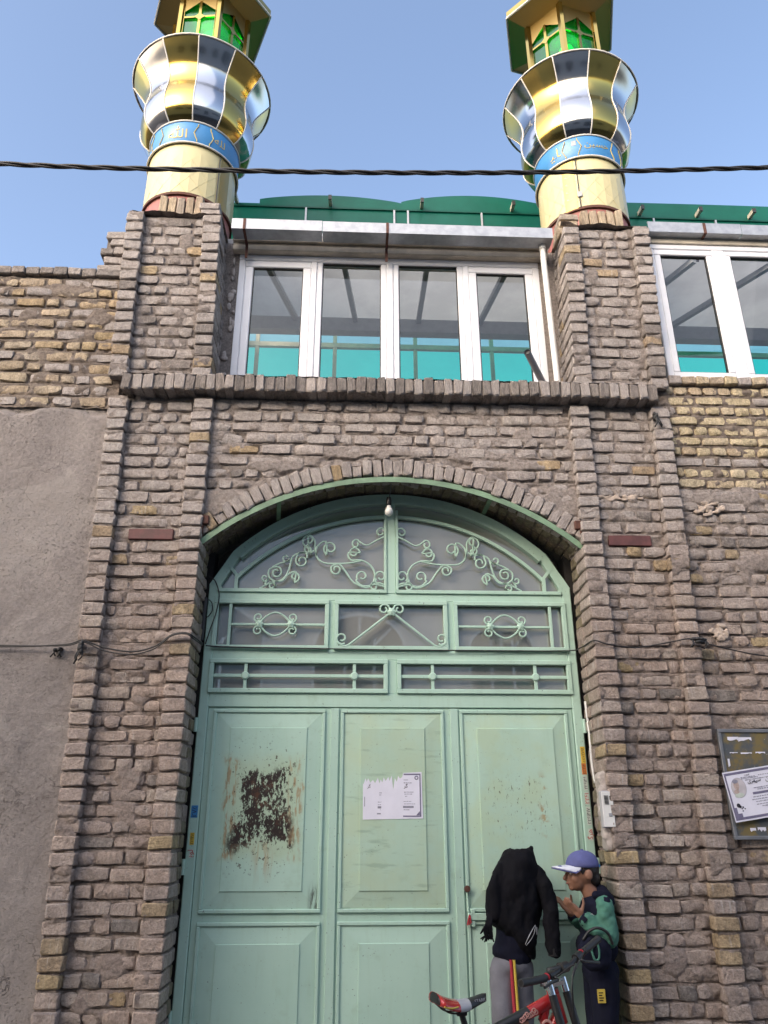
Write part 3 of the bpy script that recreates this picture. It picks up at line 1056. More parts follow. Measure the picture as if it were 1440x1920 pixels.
# fills up the spandrel behind the gate head
poly = [(-1.4, 3.3)]
sp = MB()
n = 40
vs, fs = [], []
for i in range(n + 1):
    a = -half - .05 + i / n * 2 * (half + .05)
    vs += [((AR + .02) * math.sin(a), .60, AZ + (AR + .02) * math.cos(a)), (1.4 * (2 * i / n - 1), .60, 3.0)]
for i in range(n):
    fs.append((2 * i, 2 * i + 1, 2 * i + 3, 2 * i + 2))
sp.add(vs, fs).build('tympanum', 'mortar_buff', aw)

# ---- cornice of bricks on edge
cn = thing('brick_cornice', 'projecting course of dark bricks on edge under the white window', 'cornice', (0, .2, 4.54), kind='thing')
ms = Masonry(cn, 9)
x = -1.965
while x < 1.955:
    w = .064 * ms.rnd.uniform(.88, 1.14)
    ms.block(x + w / 2, -.062 + ms.rnd.uniform(-.009, .010), 4.61 + ms.rnd.uniform(-.004, .004), w, .128 * ms.rnd.uniform(.95, 1.05), .2, [('brick_dark', .5), ('brick_worn', .5)], jit=2.2)
    x += w + ms.rnd.uniform(.004, .013)
ms.finish()
height_sheet('mortar', 'mortar', cn, -1.97, 1.96, -.055, .45, .03, lambda U, V: .006 * fbm(U * 14, V * 14, 0, 3, 3), lambda U, V, D: (U, V, 4.672 + D + .03 * np.clip(V * 4, 0, 1)), .03)
MB().box(-1.95, 1.94, -.045, .5, 4.552, 4.664).build('core', 'mortar', cn)

# ---- upper piers carrying the minarets
def upper_pier(s, label):
    root = thing('upper_pier', label, 'brick pier', (s * 1.72, .5, 4.68), kind='thing', group='piers under the minarets')
    ms = Masonry(root, 40 + s)
    cs = courses(4.685, 6.26)
    hb = .076
    xi = 1.345 if s < 0 else 1.375
    xi0, xi1 = xi, xi + .13
    xo0, xo1 = 1.955, 2.085
    PAL = [('brick_worn', .84), ('brick_dark', .11), ('brick_ochre', .05)]
    for ci, (z, p) in enumerate(cs):
        zc = z + hb / 2
        t = .055 * (z - 4.68) / 1.5
        top = z > 6.17
        if not top:
            ms.block(s * (xi0 + .065 + t * .9), ms.rnd.uniform(-.01, .012), zc, .135 * ms.rnd.uniform(.93, 1.06), hb * 1.02, .2, PAL)
            for yy in (.215, .325):                      # the reveal beside the window
                ms.block(s * (xi0 + .055 + t * .9), yy, zc + ms.rnd.uniform(-.004, .004), .11, hb * .98, .10, PAL)
        ms.block(s * (xo0 + .065 + t), ms.rnd.uniform(-.01, .012), zc, .135 * ms.rnd.uniform(.93, 1.06), hb * 1.02, .2, PAL)
        fa, fb = sorted((s * (xi1 + t * .9), s * (xo0 + t)))
        for x, w in fill(ms.rnd, fa, fb):
            ms.face(x, zc, w, hb * ms.rnd.uniform(.93, 1.08), .05, UPPER)
    # paler bricks set on edge under the minaret
    for k in range(5):
        x = (-1.75 if s < 0 else 1.80) + (k - 2) * .074
        ms.block(x, .095 + ms.rnd.uniform(0, .012), 6.40 + ms.rnd.uniform(-.008, .008), .062, .20, .12, [('brick_buff', .8), ('brick_dark', .2)])
    for k in range(3):
        ms.block(s * 1.48 + s * .01 * k, .06, 6.225 + k * .075, .16, .066, .2, [('brick_buff', .8), ('brick_worn', .2)])
    ms.finish()
    fa, fb = sorted((s * (xi1 - .03), s * (xo0 + .03)))
    fn = mortar_depth(cs, hb, 91 + s, (), .76, .025)
    height_sheet('mortar', 'mortar', root, fa, fb, 4.68, 6.26, .0125, fn, lambda U, V, D: (U * (1 + .028 * (V - 4.68) / 1.5), .056 + D, V), .0095)
    for a, b in ((xi0, xi1), (xo0, xo1)):
        a2, b2 = sorted((s * a, s * b))
        height_sheet('mortar', 'mortar', root, a2 + .004, b2 - .004, 4.68, 6.2 if a == xi0 else 6.26, .02, mortar_depth(cs, hb, 95, (), .9, .02), lambda U, V, D: (U + s * .05 * (V - 4.68) / 1.5, .006 + D, V), .0095)
    for x, sg, dep in ((xi0, -1, .42), (xi1, 1, .07), (xo0, -1, .07), (xo1, 1, .3)):
        height_sheet('mortar', 'mortar', root, .014, dep, 4.68, 6.22, .02, mortar_depth(cs, hb, 99, (), .85, .02), lambda U, V, D, x=x, sg=sg: (s * (x - sg * (.008 + D)) + s * .05 * (V - 4.68) / 1.5, U, V), .0095)
    MB().box(*sorted((s * (xi0 + .075), s * (xo1 - .05))), .09, 1.0, 4.68, 6.27).build('core', 'mortar', root)
    height_sheet('mortar', 'mortar', root, *sorted((s * (xi0 + .04), s * (xo1 + .03))), .0, .9, .02, lambda U, V: .02 * fbm(U * 9, V * 9, 0, 8, 3), lambda U, V, D: (U, V + .02, 6.265 + D), .03)
    return root
upper_pier(-1, 'dark brick pier under the minaret that stands beside the stepped broken brickwork')
upper_pier(1, 'dark brick pier under the minaret, between the two white windows')

# ---- plastered wall on the left, buff bricks above
lw = thing('side_wall', 'mud plastered wall with a band of buff bricks on top, beside the gate', 'wall', (-3.4, .3, 0), kind='thing')
def pl_fn(U, V):
    d = .010 * fbm(U * 1.3, V * 1.3, 0, 5, 2) + .005 * fbm(U * 5, V * 5, 0, 6, 3) + .0028 * fbm(U * 22, V * 22, 0, 7, 3)
    e = np.clip((V - 4.40 - .035 * fbm(U * 6, 0 * U, 0, 12, 2)) * 30, 0, 1)
    patch = np.clip((fbm(U * 1.1 + 3, V * .9, 0, 17, 3) - .25) * 10, 0, 1)
    return d + e * .03 - patch * .005
height_sheet('plaster', 'plaster', lw, -5.2, -1.80, 0, 4.46, .018, pl_fn, lambda U, V, D: (-5.2 + (U + 5.2) * (5.2 - (1.965 + (-.095 + .028 * V) * .92)) / 3.4, .055 + D, V))
ms = Masonry(lw, 3)
cs = []
z = 4.455
while z < 5.52:
    cs.append((z, .0965)); z += .0965
LP = [('brick_buff', .62), ('brick_worn', .32), ('brick_ochre', .06)]
hb = .071
for ci, (z, p) in enumerate(cs):
    xr = -2.065 - .045 * (z - 4.45)
    for x, w in fill(ms.rnd, -4.3, xr):
        pal = LP if x < xr - .26 else [('brick_ochre', .45), ('brick_worn', .4), ('brick_buff', .15)]
        ms.face(x, z + hb / 2 + ms.rnd.uniform(-.005, .005), w, hb * ms.rnd.uniform(.88, 1.12), .058, pal, 1.3)
ztop = cs[-1][0] + .0965
x = -4.3
while x < -2.3:
    w = ms.rnd.choice((.1, .1, .2)) * ms.rnd.uniform(.95, 1.05)
    ms.block(x + w / 2, .03 + ms.rnd.uniform(-.008, .008), ztop + .034, w, .07, .2, [('brick_dark', .9), ('brick_worn', .1)])
    x += w + .006
# stepped, broken end of the parapet against the pier
zz = ztop - .01
for k, (xa, n2) in enumerate([(-2.32, 2), (-2.35, 1), (-2.30, 1), (-2.34, 2), (-2.27, 1), (-2.31, 1)]):
    xe = -2.115
    ws = [(xe - xa) / n2] * n2
    for j in range(n2):
        ms.block(xa + (j + .5) * (xe - xa) / n2, .085 + ms.rnd.uniform(-.015, .015), zz + .035, (xe - xa) / n2 * .96, .068, .22, [('brick_ochre', .35), ('brick_worn', .5), ('brick_dark', .15)], jit=1.8)
    zz += .087
ms.finish()
height_sheet('mortar', 'mortar_buff', lw, -4.3, -2.02, 4.44, ztop + .01, .0125, mortar_depth(cs, hb, 201, [(-2.55, 5.48, .3, .06), (-2.25, 5.2, .12, .05)], .78, .02), lambda U, V, D: (U, .062 + D, V), .0095)
MB().box(-5.2, -2.0, .115, .40, 0, ztop).build('core', 'mortar_buff', lw)
m = MB(); m.box(-2.31, -2.08, .14, .32, ztop, zz - .03); m.build('broken_core', 'mortar', lw)
# soot mark and a knot of cable remains
# ---- wall on the right
rw = thing('side_wall', 'brick wall behind the notice board, new yellow bricks over old grey ones', 'wall', (3.4, .3, 0), kind='thing')
ms = Masonry(rw, 4)
cs = courses(0.02, 3.84)
hb = .068
for z, p in cs:
    for x, w in fill(ms.rnd, batter(2.04, z), 4.0):
        ms.face(x, z + hb / 2 + ms.rnd.uniform(-.005, .005), w, hb * ms.rnd.uniform(.9, 1.12), .058, [('brick_worn', .86), ('brick_dark', .10), ('brick_ochre', .04)], 1.2)
cy = []
z = cs[-1][0] + cs[-1][1] + .004
while z < 4.66:
    cy.append((z, .0855)); z += .0855
for k, (z, p) in enumerate(cy):
    x = 2.05 + .03 * (z - 3.3) - (.05 if k % 2 else 0)
    while x < 4.0:
        w = (.205 if k % 2 == 0 else .10) * ms.rnd.uniform(.97, 1.03)
        if x + w > 2.09:
            a = max(x, 2.075)
            ms.face((a + x + w) / 2, z + .033, x + w - a, .066 * ms.rnd.uniform(.95, 1.04), .060, [('brick_yellow', .95), ('brick_worn', .05)], .6)
        x += w + .014
zc = cy[-1][0] + .0855
x = 2.11
while x < 4.0:
    ms.block(x + .05, .028 + ms.rnd.uniform(-.006, .006), zc + .034, .10, .068, .2, [('brick_yellow', .6), ('brick_buff', .25), ('brick_worn', .15)])
    x += .109
ms.finish()
height_sheet('mortar', 'mortar', rw, 1.985, 4.0, 0, cy[0][0], .0125, mortar_depth(cs, .068, 301, [(2.3, 3.8, .4, .05)], .72, .026), lambda U, V, D: (U + (-.095 + .028 * V) * .93 * (4.0 - U) / 2.015, .063 + D, V), .0095)
height_sheet('mortar', 'mortar_buff', rw, 2.02, 4.0, cy[0][0] - .02, zc + .01, .0125, mortar_depth(cy, .066, 305, (), 1.4, .014), lambda U, V, D: (U, .066 + D, V), .0095)
MB().box(1.88, 4.6, .12, .42, 0, zc).build('core', 'mortar', rw)
# expanding foam squeezed out of holes
def foam(cx, cz, sx, sz, seed):
    r = random.Random(seed)
    m = MB()
    for k in range(30):
        a, q = r.uniform(0, 6.28), r.uniform(0, 1) ** .6
        m.ball((cx + math.cos(a) * q * sx, .056 + r.uniform(-.004, .004), cz + math.sin(a) * q * sz), (r.uniform(.010, .034), .011, r.uniform(.006, .020)), 10, 6)
    return m
remesh('foam', foam(2.255, 3.72, .11, .055, 1), 'foam', rw, .0045, 1, (.005, (55, 55, 55)))
remesh('foam', foam(2.18, 2.82, .05, .05, 2), 'foam', rw, .0045, 1, (.005, (55, 55, 55)))
m = foam(1.62, 3.79, .16, .02, 6)
remesh('foam', m, 'foam', pier_r, .006, 1, (.003, (60, 60, 60)))

# ================================================================ the gate
gate = thing('gate', 'mint green steel gate with arched glazed head and scrollwork', 'gate', (0, .38, 0))
GP = 'gate_paint'
YF = .352                       # front of the main frame
GR, GZ = 1.618, 2.302           # outer arc of the gate head
GZT = 3.205

for s in (-1, 1):
    MB().box(*sorted((s * 1.285, s * 1.222)), YF, .43, .12, GZT, .006).build('jamb', GP, gate)

def arc_strip(r0, r1, a0, a1, y0, y1, cz, n=48):
    m = MB()
    vs, fs = [], []
    for i in range(n + 1):
        a = a0 + (a1 - a0) * i / n
        for r in (r0, r1):
            for y in (y0, y1):
                vs.append((r * math.sin(a), y, cz + r * math.cos(a)))
    for i in range(n):
        b, c = 4 * i, 4 * i + 4
        fs += [(b, b + 2, c + 2, c), (b + 1, c + 1, c + 3, b + 3), (b, c, c + 1, b + 1), (b + 2, b + 3, c + 3, c + 2)]
    fs += [(0, 1, 3, 2), (4 * n, 4 * n + 2, 4 * n + 3, 4 * n + 1)]
    return m.add(vs, fs)

ga = math.asin(1.13 / GR)
m = arc_strip(GR - .062, GR, -ga, ga, YF, .43, GZ)
m.build('head_arch', GP, gate, smooth=True)
for s in (-1, 1):
    a, b = Vector((s * 1.285, 0, GZT)), Vector((s * 1.132, 0, 3.46))
    d = (b - a).normalized(); nrm = Vector((d.z, 0, -d.x)) * (-s)
    if nrm.x * s > 0: nrm = -nrm
    pl = [a, b + d * .006, b + nrm * .062 + d * -.01, a + nrm * .062 + Vector((0, 0, -.02))]
    MB().prism([(p.x, p.z) for p in pl], YF + .001, .429).build('head_corner', GP, gate)
# thinner inner bead along the arch and at the foot of the fan
m = arc_strip(GR - .080, GR - .058, -ga, ga, YF - .010, .40, GZ)
m.build('arch_bead', GP, gate, smooth=True)
m = arc_strip(1.485, 1.508, -math.asin(1.10 / 1.4965), math.asin(1.10 / 1.4965), YF + .004, .385, 2.245)
m.build('inner_arch', GP, gate, smooth=True)

RAILS = [(3.097, 3.152), (2.680, 2.745), (2.362, 2.455)]
for a, b in RAILS:
    MB().box(-1.2225, 1.2225, YF + .003, .425, a, b, .003).build('rail', GP, gate)
MB().box(-.032, .032, YF + .0015, .42, 3.1515, 3.90, .004).build('mullion', GP, gate)
for x0, x1 in ((-.438, -.398), (.392, .438)):
    MB().box(x0, x1, YF + .0045, .42, 2.7445, 3.0975, .003).build('mullion', GP, gate)
MB().box(-.026, .034, YF + .0045, .42, 2.4545, 2.6805, .003).build('mullion', GP, gate)

def frame_mb(x0, x1, z0, z1, w, y0, y1, c=.003):
    m = MB()
    m.box(x0, x1, y0, y1, z1 - w, z1, c); m.box(x0, x1, y0, y1, z0, z0 + w, c)
    m.box(x0, x0 + w, y0 + .001, y1, z0 + w - .001, z1 - w + .001, c); m.box(x1 - w, x1, y0 + .001, y1, z0 + w - .001, z1 - w + .001, c)
    return m

MIDP = [(-1.236, -.436), (-.400, .394), (.436, 1.236)]
for x0, x1 in MIDP:
    frame_mb(x0, x1, 2.745, 3.098, .030, YF - .014, YF + .02).build('moulding', GP, gate)
    MB().box(x0 + .012, x1 - .012, .395, .400, 2.75, 3.09).build('pane', 'gate_glass', gate)
LOWP = [(-1.234, -.026), (.034, 1.234)]
for x0, x1 in LOWP:
    frame_mb(x0, x1, 2.453, 2.682, .030, YF - .014, YF + .02).build('moulding', GP, gate)
    MB().box(x0 + .012, x1 - .012, .395, .400, 2.46, 2.676).build('pane', 'gate_glass', gate)
for s in (-1, 1):
    poly = []
    for i in range(25):
        x = .02 + (1.13 - .02) * i / 24
        poly.append((s * x, GZ + math.sqrt((GR - .03) ** 2 - x * x)))
    poly = [(s * .02, 3.14)] + poly + [(s * 1.20, 3.32), (s * 1.235, 3.14)]
    if s > 0: poly = poly[::-1]
    MB().prism(poly, .395, .400).build('pane', 'gate_glass', gate)
    m = MB()
    m.box(*sorted((s * .032, s * .052)), YF - .010, YF + .02, 3.178, 3.79, .003)
    m.box(*sorted((s * .032, s * 1.215)), YF - .012, YF + .02, 3.152, 3.178, .003)
    m.build('fan_bead', GP, gate)
    m = MB()
    m.bar((s * 1.098, YF + .006, 3.178), (s * 1.098, YF + .006, 3.285), .024, .02, (0, 1, 0))
    m.bar((s * 1.098, YF + .007, 3.278), (s * 1.158, YF + .007, 3.352), .022, .02, (0, 1, 0))
    m.bar((s * 1.208, YF + .008, 3.178), (s * 1.218, YF + .008, 3.22), .022, .02, (0, 1, 0))
    m.bar((s * 1.214, YF + .009, 3.215), (s * 1.145, YF + .009, 3.345), .022, .02, (0, 1, 0))
    m.build('corner_bead', GP, gate)

# ---- wrought scrollwork; drawing units 1/484 m, u from the middle of the gate, v up from the fan's foot
def D(u, v, y=0.0):
    return Vector(((u - 727) * .002065, YF - .004 + y, 3.152 + (508 - v) * .00222))
def spiral(cx, cy, r, start, turns, ccw=1, n=20, r1=.38):
    """drawn from the outside in"""
    out = []
    r *= 1.12
    for i in range(n + 1):
        t = i / n
        a = rad(start) + ccw * turns * .88 * 2 * math.pi * t
        q = r * (1 - t * (1 - r1))
        out.append((cx + q * math.cos(a), cy + q * math.sin(a)))
    return out
def scroll(parent, lines, rr=.0062, mirror=False, name='scroll'):
    m = MB()
    for ln in lines:
        P = smooth_pts([(a, b, 0) for a, b in ln], 3)
        pts = []
        for p in P:
            q = D(p.x, p.y)
            if mirror: q.x = -q.x
            pts.append(q)
        m.tube(pts, rr, 6)
    return m.build(name, GP, parent, smooth=True)

SC = [
    # long S from the tip by the mullion to the corner group
    spiral(690, 300, 17, 60, -1.3)[::-1] + [(672, 330), (640, 346), (610, 330)] + spiral(603, 342, 14, -60, -1.1),
    spiral(597, 372, 17, 0, -1.2)[::-1] + [(578, 372), (585, 397), (622, 398), (655, 415), (670, 445), (660, 478), (628, 484)] + [(606, 468)] + spiral(626, 452, 17, 150, 1.1),
    spiral(514, 358, 22, 120, 1.25)[::-1] + [(497, 334), (468, 352), (466, 385), (492, 408), (540, 410), (580, 408), (622, 400)],
    spiral(536, 430, 16, 180, -1.2)[::-1] + [(520, 420), (545, 412), (570, 438), (596, 472), (640, 490), (668, 478), (702, 486)],
    spiral(690, 452, 18, 150, 1.15)[::-1] + [(676, 462), (668, 474)],
    spiral(668, 486, 14, -40, -1.1)[::-1] + [(684, 474), (706, 480)],
    spiral(437, 332, 21, 90, 1.15)[::-1] + [(436, 312), (458, 330), (460, 358), (466, 385)],
    spiral(438, 362, 14, -90, -1.1)[::-1] + [(440, 376), (456, 366)],
    # outer S
    spiral(416, 402, 19, 200, -1.25)[::-1] + [(398, 392), (405, 375), (430, 376)] + [(434, 392)],
    [(446, 376), (412, 374), (384, 388), (376, 420), (362, 456), (334, 472), (308, 460), (304, 436), (322, 424)] + spiral(330, 442, 17, -60, 1.2),
    spiral(361, 393, 13, 0, 1.1)[::-1] + [(372, 402), (340, 412), (316, 424)],
    spiral(394, 456, 16, 90, -1.1)[::-1] + [(398, 440), (374, 446), (352, 470), (318, 474), (276, 496)],
    spiral(291, 461, 11, 0, 1.1)[::-1] + [(300, 470), (292, 482)],
    spiral(318, 488, 11, 0, -1.1)[::-1] + [(324, 476), (308, 476)],
]
for mir in (False, True):
    scroll(gate, SC, .0064, mir)

def flower(x, z, r, parent):
    m = MB()
    vs, fs = [(x, YF - .032, z)], []
    n = 24
    for i in range(n):
        a = 2 * math.pi * i / n
        q = r * (1 + .16 * math.cos(6 * a))
        vs.append((x + q * math.cos(a), YF - .022, z + q * math.sin(a)))
    for i in range(n):
        a = 2 * math.pi * i / n
        q = r * (1 + .16 * math.cos(6 * a))
        vs.append((x + q * math.cos(a), YF - .004, z + q * math.sin(a)))
    for i in range(n):
        j = (i + 1) % n
        fs += [(0, 1 + j, 1 + i), (1 + i, 1 + j, 1 + n + j, 1 + n + i)]
    m.add(vs, fs)
    return m.build('rosette', GP, parent)

for s in (-1, 1):
    # side light: one upright, one cross bar, eye-shaped motif between two rosettes
    MB().box(*sorted((s * 1.132, s * 1.112)), YF - .008, YF + .012, 2.774, 3.07, .002).build('glazing_bar', GP, gate)
    zc = 2.921 if s < 0 else 2.917
    MB().box(*sorted((s * 1.112, s * .462)), YF - .007, YF + .011, zc - .008, zc + .008, .002).build('glazing_bar', GP, gate)
    fx = (.915, .70) if s < 0 else (.69, .902)
    c = (fx[0] + fx[1]) / 2
    hw = abs(fx[0] - fx[1]) / 2
    m = MB()
    for q in (-1, 1):
        pts = smooth_pts([(s * c - hw, zc + q * .008, 0), (s * c - hw * .55, zc + q * .058, 0), (s * c, zc + q * .082, 0), (s * c + hw * .55, zc + q * .058, 0), (s * c + hw, zc + q * .008, 0)], 6)
        m.tube([(p.x, YF - .012, p.y) for p in pts], .0068, 6)
        for e in (-1, 1):
            cx, cz = s * c + e * (hw + .010), zc + q * .046
            pts = []
            for i in range(20):
                t = i / 19
                a = rad(-90 * q) + (e * q) * t * 2 * math.pi * 1.15
                r = .032 * (1 - .62 * t)
                pts.append((cx + r * math.cos(a), YF - .012, cz + r * math.sin(a) * 1.0))
            m.tube(pts, .0062, 6)
    m.build('scroll', GP, gate, smooth=True)
    for x in fx:
        flower(s * x, zc, .026, gate)
# centre light
m = MB()
for s in (-1, 1):
    m.tube([(s * .005, YF - .010, 3.012), (s * .30, YF - .010, 2.778)], .0078, 6)
    for (cx, cz, r, a0, tn) in ((s * .052, 3.034, .040, 180 if s > 0 else 0, 1.2 * -s), (s * .345, 2.826, .042, -120 if s > 0 else -60, 1.2 * s)):
        pts = []
        for i in range(22):
            t = i / 21
            a = rad(a0) + tn * 2 * math.pi * t
            q = r * (1 - .66 * t)
            pts.append((cx + q * math.cos(a), YF - .010, cz + q * math.sin(a)))
        m.tube(pts, .0070, 6)
    m.tube(smooth_pts([(s * .30, YF - .010, 2.778), (s * .335, YF - .010, 2.773), (s * .38, YF - .010, 2.80)], 4), .0072, 6)
m.build('scroll', GP, gate, smooth=True)
flower(0, 3.016, .028, gate)
# low lights: bars with discs
for s, xs, (x0, x1) in ((-1, (-.99, -.255), LOWP[0]), (1, (.278, .985), LOWP[1])):
    MB().box(x0 + .028, x1 - .028, YF - .006, YF + .012, 2.557, 2.579, .002).build('glazing_bar', GP, gate)
    for x in xs:
        MB().box(x - .011, x + .011, YF - .0045, YF + .011, 2.482, 2.654, .002).build('glazing_bar', GP, gate)
        m = MB(); n = 20
        vs = [(x, YF - .016, 2.568)]; fs = []
        for r, y in ((.020, YF - .016), (.027, YF - .010), (.027, YF)):
            vs += [(x + r * math.cos(2 * math.pi * i / n), y, 2.568 + r * math.sin(2 * math.pi * i / n)) for i in range(n)]
        for i in range(n):
            j = (i + 1) % n
            fs += [(0, 1 + j, 1 + i), (1 + i, 1 + j, 1 + n + j, 1 + n + i), (1 + n + i, 1 + n + j, 1 + 2 * n + j, 1 + 2 * n + i)]
        m.add(vs, fs).build('disc', GP, gate)

# ---- three leaves
LEAF = [(-1.219, -.396), (-.392, .398), (.402, 1.219)]
MOULD = [(-1.182, -.442), (-.340, .346), (.452, 1.182)]
FIELD = [(-1.062, -.559), (-.211, .215), (.562, 1.075)]
WEAR = ['gate_paint_rust', 'gate_paint_paste', 'gate_paint_scratch']
for i in range(3):
    x0, x1 = LEAF[i]
    leaf = MB().box(x0, x1, .366, .40, .13, 2.359, .003).build('door_leaf', GP, gate)
    mx0, mx1 = MOULD[i]
    fx0, fx1 = FIELD[i]
    for (z0, z1, fz0, fz1) in ((1.138, 2.346, 1.256, 2.228), (.18, 1.091, .29, .976)):
        frame_mb(mx0, mx1, z0, z1, .022, .350, .3665, .004).build('moulding', GP, leaf)
        # raised and fielded panel
        a, b = (mx0 + .022, z0 + .022), (mx1 - .022, z1 - .022)
        m = MB()
        yb, ys, yf = .3655, .362, .346
        vs = []
        for (p, q, y) in (((a[0], a[1]), (b[0], b[1]), ys), ((fx0, fz0), (fx1, fz1), yf + .006), ((fx0 + .003, fz0 + .003), (fx1 - .003, fz1 - .003), yf)):
            vs += [(p[0], y, p[1]), (q[0], y, p[1]), (q[0], y, q[1]), (p[0], y, q[1])]
        fs = []
        for k in (0, 4):
            for j in range(4):
                j2 = (j + 1) % 4
                fs.append((k + j, k + j2, k + 4 + j2, k + 4 + j))
        fs.append((8, 9, 10, 11))
        m.add(vs, fs)
        m.build('panel', WEAR[i] if z0 > 1 else GP, leaf, fix=False)
    if i < 2:
        xc = (-.394, .40)[i]
        MB().box(xc - .013, xc + .042, .352, .366, .13, 2.355, .003).build('cover_strip', GP, leaf)
    if i == 2:
        for k in range(2):
            MB().box(.475 + .0, .50, .338, .352, 1.06 + k * .065, 1.09 + k * .065, .003).build('bolt_keeper', GP, leaf)
        MB().box(.455, 1.17, .338, .3495, 1.094, 1.134, .003).build('lock_rail', GP, leaf)
        m = MB(); m.lathe([(0, -.02), (.017, -.018), (.02, -.008), (.012, 0), (.009, .02)], 16)
        vs = [(x + .457, y_ * 0 + .345 + z_, 1.267 + y_) for x, y_, z_ in m.v]
        mm = MB(); mm.add(vs, m.f); mm.build('knob', 'rust_red', leaf, smooth=True)
        m = MB(); m.tube([(.457, .345, 1.25), (.461, .345, 1.13)], .004, 6); m.build('drop_rod', GP, leaf)
        r = random.Random(4)
        m = MB()
        for k in range(5):
            m.tube(smooth_pts([(.465, .335, 1.125), (.462 + r.uniform(-.008, .008), .332, 1.10), (.462 + r.uniform(-.015, .015), .334, 1.075 + r.uniform(-.01, .01))], 4), .005, 5)
        m.build('red_rag', 'stripe_red', leaf)
MB().box(-1.285, 1.285, .30, .45, .0, .13, .01).build('threshold', 'paving', gate)
for s in (-1, 1):
    for z in (.55, 1.35, 2.2):
        m = MB(); m.tube([(s * 1.292, .35, z), (s * 1.292, .35, z + .09)], .012, 10); m.build('hinge', GP, gate, smooth=True)

# ---- painted steel angle along the brick arch with two braces back to the gate
sa = thing('steel_arch', 'green painted steel angle bent under the brick arch with two braces', 'steel arch', (0, .1, 3.4))
half2 = math.asin(1.33 / (AR - .012))
m = arc_strip(AR - .045, AR - .006, -half2, half2, .055, .062, AZ)
m.build('flange', 'olive_paint', sa, smooth=True)
m = arc_strip(AR - .014, AR - .006, -half2, half2, .0625, .11, AZ)
m.build('web', 'olive_paint', sa, smooth=True)
for x, xb, zb in ((-.80, -.83, 3.70), (.70, .69, 3.78)):
    z = AZ + math.sqrt((AR - .02) ** 2 - x * x)
    MB().bar((x, .075, z), (xb, .42, zb), .03, .012).build('brace', 'olive_paint', sa)

# ---- bulb hanging on its flex in front of the mullion
bl = thing('light_bulb', 'unlit white bulb on a flex hanging in front of the gate top', 'light bulb', (-.023, .2, 3.73))
MB().tube(smooth_pts([(-.005, .20, 3.935), (-.012, .20, 3.87), (-.022, .20, 3.83)], 5), .004, 6).build('flex', 'grey_steel', bl)
MB().lathe([(.0, .085), (.014, .085), (.019, .06), (.019, .03), (.015, .022)], 14, (-.023, .2, 3.745)).build('socket', 'bike_black', bl, smooth=True)
MB().lathe([(.013, .02), (.016, .008), (.027, -.012), (.03, -.03), (.025, -.047), (.012, -.058), (0, -.06)], 18, (-.023, .2, 3.745)).build('glass_bulb', 'bulb_white', bl, smooth='all')

# ---- notices and stickers
nt = thing('notice', 'torn white printed notice pasted on the middle gate leaf', 'notice', (0, .344, 1.80))
r = random.Random(3)
poly = [(-.190, 1.664), (.193, 1.670), (.189, 1.951), (.070, 1.945)]
tx = .062
while tx > -.178:
    base = 1.925 - .03 * (.07 - tx) / .25
    poly.append((tx, base + r.uniform(-.012, .018)))
    tx -= r.uniform(.008, .02)
    if -.0 < tx < .03: poly.append((tx, base - r.uniform(.03, .075)))
    elif -.11 < tx < -.09: poly.append((tx, base - r.uniform(.01, .035)))
    else: poly.append((tx, base - r.uniform(.004, .03)))
    tx -= r.uniform(.006, .014)
poly.append((-.190, 1.885))
MB().prism(poly, .3435, .3448).build('sheet', 'paper', nt)
yk = .3428
m = MB()
m.box(.072, .182, yk, yk + .0006, 1.932, 1.941); m.box(.174, .182, yk, yk + .0006, 1.688, 1.932)
m.box(.066, .182, yk, yk + .0006, 1.680, 1.688)
m.add([(.150, yk, 1.690), (.173, yk, 1.690), (.173, yk, 1.715)], [(0, 1, 2)])
m.build('printed_border', 'ink_violet', nt)
m = MB()
for k in range(9):
    a = k / 9 * 6.28
    m.ball((.155 + .010 * math.cos(a), yk, 1.915 + .010 * math.sin(a)), (.004, .0008, .004), 8, 4)
m.build('emblem', 'ink_violet', nt)
m = MB()
for (x0, x1, z) in ((.072, .10, 1.902), (.072, .124, 1.884), (.074, .134, 1.828), (.076, .126, 1.816), (.08, .093, 1.803), (.07, .12, 1.772), (.074, .145, 1.757), (.07, .11, 1.722),
                    (-.085, -.070, 1.823), (-.086, -.070, 1.811), (-.094, -.072, 1.768), (-.094, -.072, 1.752), (-.08, -.076, 1.722)):
    x = x0
    while x < x1:
        w = r.uniform(.004, .012)
        m.box(x, min(x + w, x1), yk, yk + .0006, z - r.uniform(.0012, .0026), z + r.uniform(.0012, .0028))
        x += w + r.uniform(.0015, .004)
m.box(.066, .134, yk, yk + .0006, 1.733, 1.745); m.box(-.096, -.073, yk, yk + .0006, 1.730, 1.743); m.box(-.10, -.076, yk, yk + .0006, 1.695, 1.703)
m.box(-.181, -.177, yk, yk + .0006, 1.742, 1.80)
m.build('printed_lines', 'ink_grey', nt)
lettering('\ufeae\ufb94', .03, 'ink_black', nt, (.085, yk, 1.864), fit=.026)
lettering('\ufeae\ufb94', .03, 'ink_black', nt, (-.152, yk, 1.862), fit=.022)

